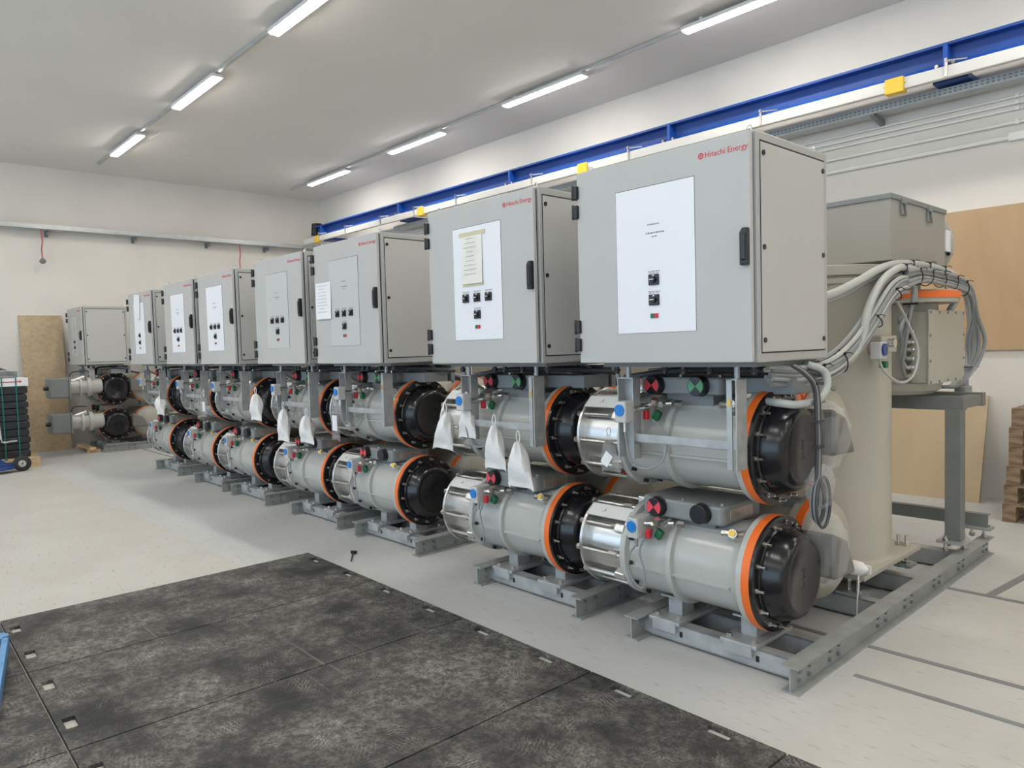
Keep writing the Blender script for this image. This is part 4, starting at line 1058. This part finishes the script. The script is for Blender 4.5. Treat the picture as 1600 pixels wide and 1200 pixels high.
# ---------------------------------------------------------------- left corner: pallet, folded mats, trolley
def pallet(x0, y0, z0, lx, ly, h, m, label, group=None, boards=5, ang=0.0):
    t = thing('wooden_pallet', (x0 + lx / 2, y0 + ly / 2, z0), label, 'pallet', group)
    bh = h * .15
    bw = ly / (boards * 1.45); 
    for i in range(boards):
        y = y0 + i * (ly - bw) / (boards - 1)
        MB().box(x0, x0 + lx, y, y + bw, z0 + h - bh, z0 + h).build('deck_board', m, t, bevel=.003)
    for i in range(3):
        x = x0 + i * (lx - .10) / 2
        MB().box(x, x + .10, y0, y0 + ly, z0 + h - 2 * bh, z0 + h - bh).build('stringer', m, t)
        MB().box(x, x + .10, y0, y0 + ly, z0, z0 + bh).build('bottom_board', m, t)
        for j in range(3):
            y = y0 + j * (ly - .12) / 2
            MB().box(x, x + .10, y, y + .12, z0 + bh, z0 + h - 2 * bh).build('block', m, t, bevel=.003)
    return t
pallet(-14.35, 1.05, 0, 1.15, 1.17, .155, 'palletn', 'fresh pine pallet under the stack of black mats at far left')
z = .155; lay = [.118, .10, .105, .115, .12, .10, .10, .10, .115, .12]
names = ['lowest', 'second lowest', 'third from the bottom', 'fourth from the bottom', 'fifth from the bottom', 'sixth from the bottom', 'seventh from the bottom', 'eighth from the bottom', 'second from the top', 'topmost']
for i, h in enumerate(lay):
    dx_ = random.uniform(-.012, .012)
    k = MB(); y0, y1 = 1.10, 2.12 + dx_
    prof = [(y0, z + .004), (y1 - .012, z + .004), (y1, z + h * .3), (y1, z + h * .7), (y1 - .012, z + h - .003), (y0, z + h - .003)]
    k.prism(prof, 'x', -14.25, -13.26 + dx_)
    o = k.build('folded_mat', 'blackmat', base=(-13.75, 1.6, z), bevel=.012)
    tag(o, 'thick black mat, %s in the strapped stack at far left' % names[i], 'mat', 'black mats strapped on the pallet')
    z += h
t = thing('carton_lid', (-13.75, 1.6, z), 'white carton with a long red arrow on top of the black mats', 'carton')
MB().box(-14.26, -13.25, 1.09, 2.13, z + .001, z + .125).build('carton', 'paper', t, bevel=.004)
MB().prism([(1.70, z + .058), (2.02, z + .062), (2.02, z + .046), (2.05, z + .070), (2.02, z + .092), (2.02, z + .076), (1.70, z + .072)], 'x', -13.2515, -13.248).build('red_arrow', 'redink', t)
zt = z + .125
for y, lb in ((1.79, 'dark green strap round the mat stack, at the left frame edge'), (1.97, 'dark green strap round the mat stack, right one')):
    k = MB().box(-13.248, -13.240, y - .008, y + .008, .13, zt + .004).box(-14.27, -13.24, y - .008, y + .008, zt + .002, zt + .007).build('packing_strap', 'strap', base=(-13.24, y, .13))
    tag(k, lb, 'strap', 'packing straps of the mat stack')
t = thing('metal_tray', (-13.7, 1.75, zt + .008), 'flat grey metal tray lying on the white carton at far left', 'tray')
MB().box(-14.1, -13.4, 1.25, 2.02, zt + .008, zt + .03).box(-14.1, -13.4, 2.0, 2.02, zt + .02, zt + .10).box(-14.1, -14.08, 1.25, 2.02, zt + .02, zt + .10).build('tray_body', 'mgrey', t)
vs, fs = [], []
for j in range(6):
    for i in range(9):
        vs.append((-13.75 + .05 * j, 1.55 + .045 * i, zt + .11 + .10 * math.exp(-((i - 4) ** 2) / 8) * (1 if j > 1 else .4) + random.uniform(-.012, .012)))
for j in range(5):
    for i in range(8): fs.append((j * 9 + i, j * 9 + i + 1, (j + 1) * 9 + i + 1, (j + 1) * 9 + i))
k = MB().add(vs, fs).build('foil_sheet', 'alu2', base=(-13.6, 1.7, zt + .1)); tag(k, 'crumpled silver foil on the grey tray above the carton', 'foil')
k.modifiers.new('thick', 'SOLIDIFY').thickness = .004
# blue hand trolley with a crank
t = thing('hand_lift', (-12.8, 1.6, 0), 'dark blue hand lift with a rubber wheel and chrome crank at the left edge', 'trolley')
MB().prism([(-12.95, 1.2), (-12.7, 1.2), (-12.7, 1.72), (-12.78, 1.82), (-12.95, 1.82)], 'z', .05, .09).box(-13.0, -12.9, 1.2, 1.90, .05, .12).build('base_frame', 'trolley', t, bevel=.006)
MB().prism([(1.30, .09), (1.80, .09), (1.62, .25), (1.58, .42), (1.40, .42)], 'x', -12.98, -12.94).build('side_plate', 'trolley', t)
MB().box(-12.98, -12.90, 1.50, 1.58, .09, 1.15).build('mast', 'trolley', t)
w = MB().lathe([(-.03, .055), (-.03, .10), (-.02, .115), (.02, .115), (.03, .10), (.03, .055)], (-12.86, 1.93, .115), 'x', 28).build('tyre', 'rubber', t)
MB().lathe([(-.02, 0), (-.022, .06), (.022, .06), (.026, .05), (.012, .04), (.012, .02), (.03, .018), (.03, 0)], (-12.86, 1.93, .115), 'x', 24).build('rim', 'alu2', w)
MB().cyl((-12.95, 1.93, .115), (-12.83, 1.93, .115), .014, n=8).build('axle', 'steel', t)
MB().tube([(-12.90, 1.56, .80), (-12.86, 1.60, .80), (-12.83, 1.66, .78), (-12.83, 1.68, .62), (-12.83, 1.70, .46), (-12.83, 1.80, .46), (-12.83, 1.88, .46)], .014, 8, 3).cyl((-12.93, 1.64, .79), (-12.80, 1.64, .79), .03, n=12).build('crank', 'chrome', t)
# odd ends of timber by the strand board
k = MB().box(-15.1, -14.2, 3.12, 3.22, .05, .10).box(-15.1, -15.0, 3.1, 3.3, 0, .05).box(-14.35, -14.25, 3.1, 3.3, 0, .05).build('timber_beam', 'palletn', base=(-14.4, 3.2, 0)); tag(k, 'pale timber lying on blocks behind the farthest base frame', 'timber')

# ---------------------------------------------------------------- right edge: stack of weathered pallets
z = 0
nm = ['lowest', 'second lowest', 'third from the bottom', 'fourth from the bottom', 'fifth from the bottom', 'topmost']
for i in range(6):
    pallet(-1.76 + .012 * i + random.uniform(-.01, .01), 7.35 + .01 * (i % 2), z, 1.2, .8, .165, 'pallet', 'weathered brown pallet, %s in the stack at the right edge' % nm[i], 'weathered pallets stacked at the right edge')
    z += .165
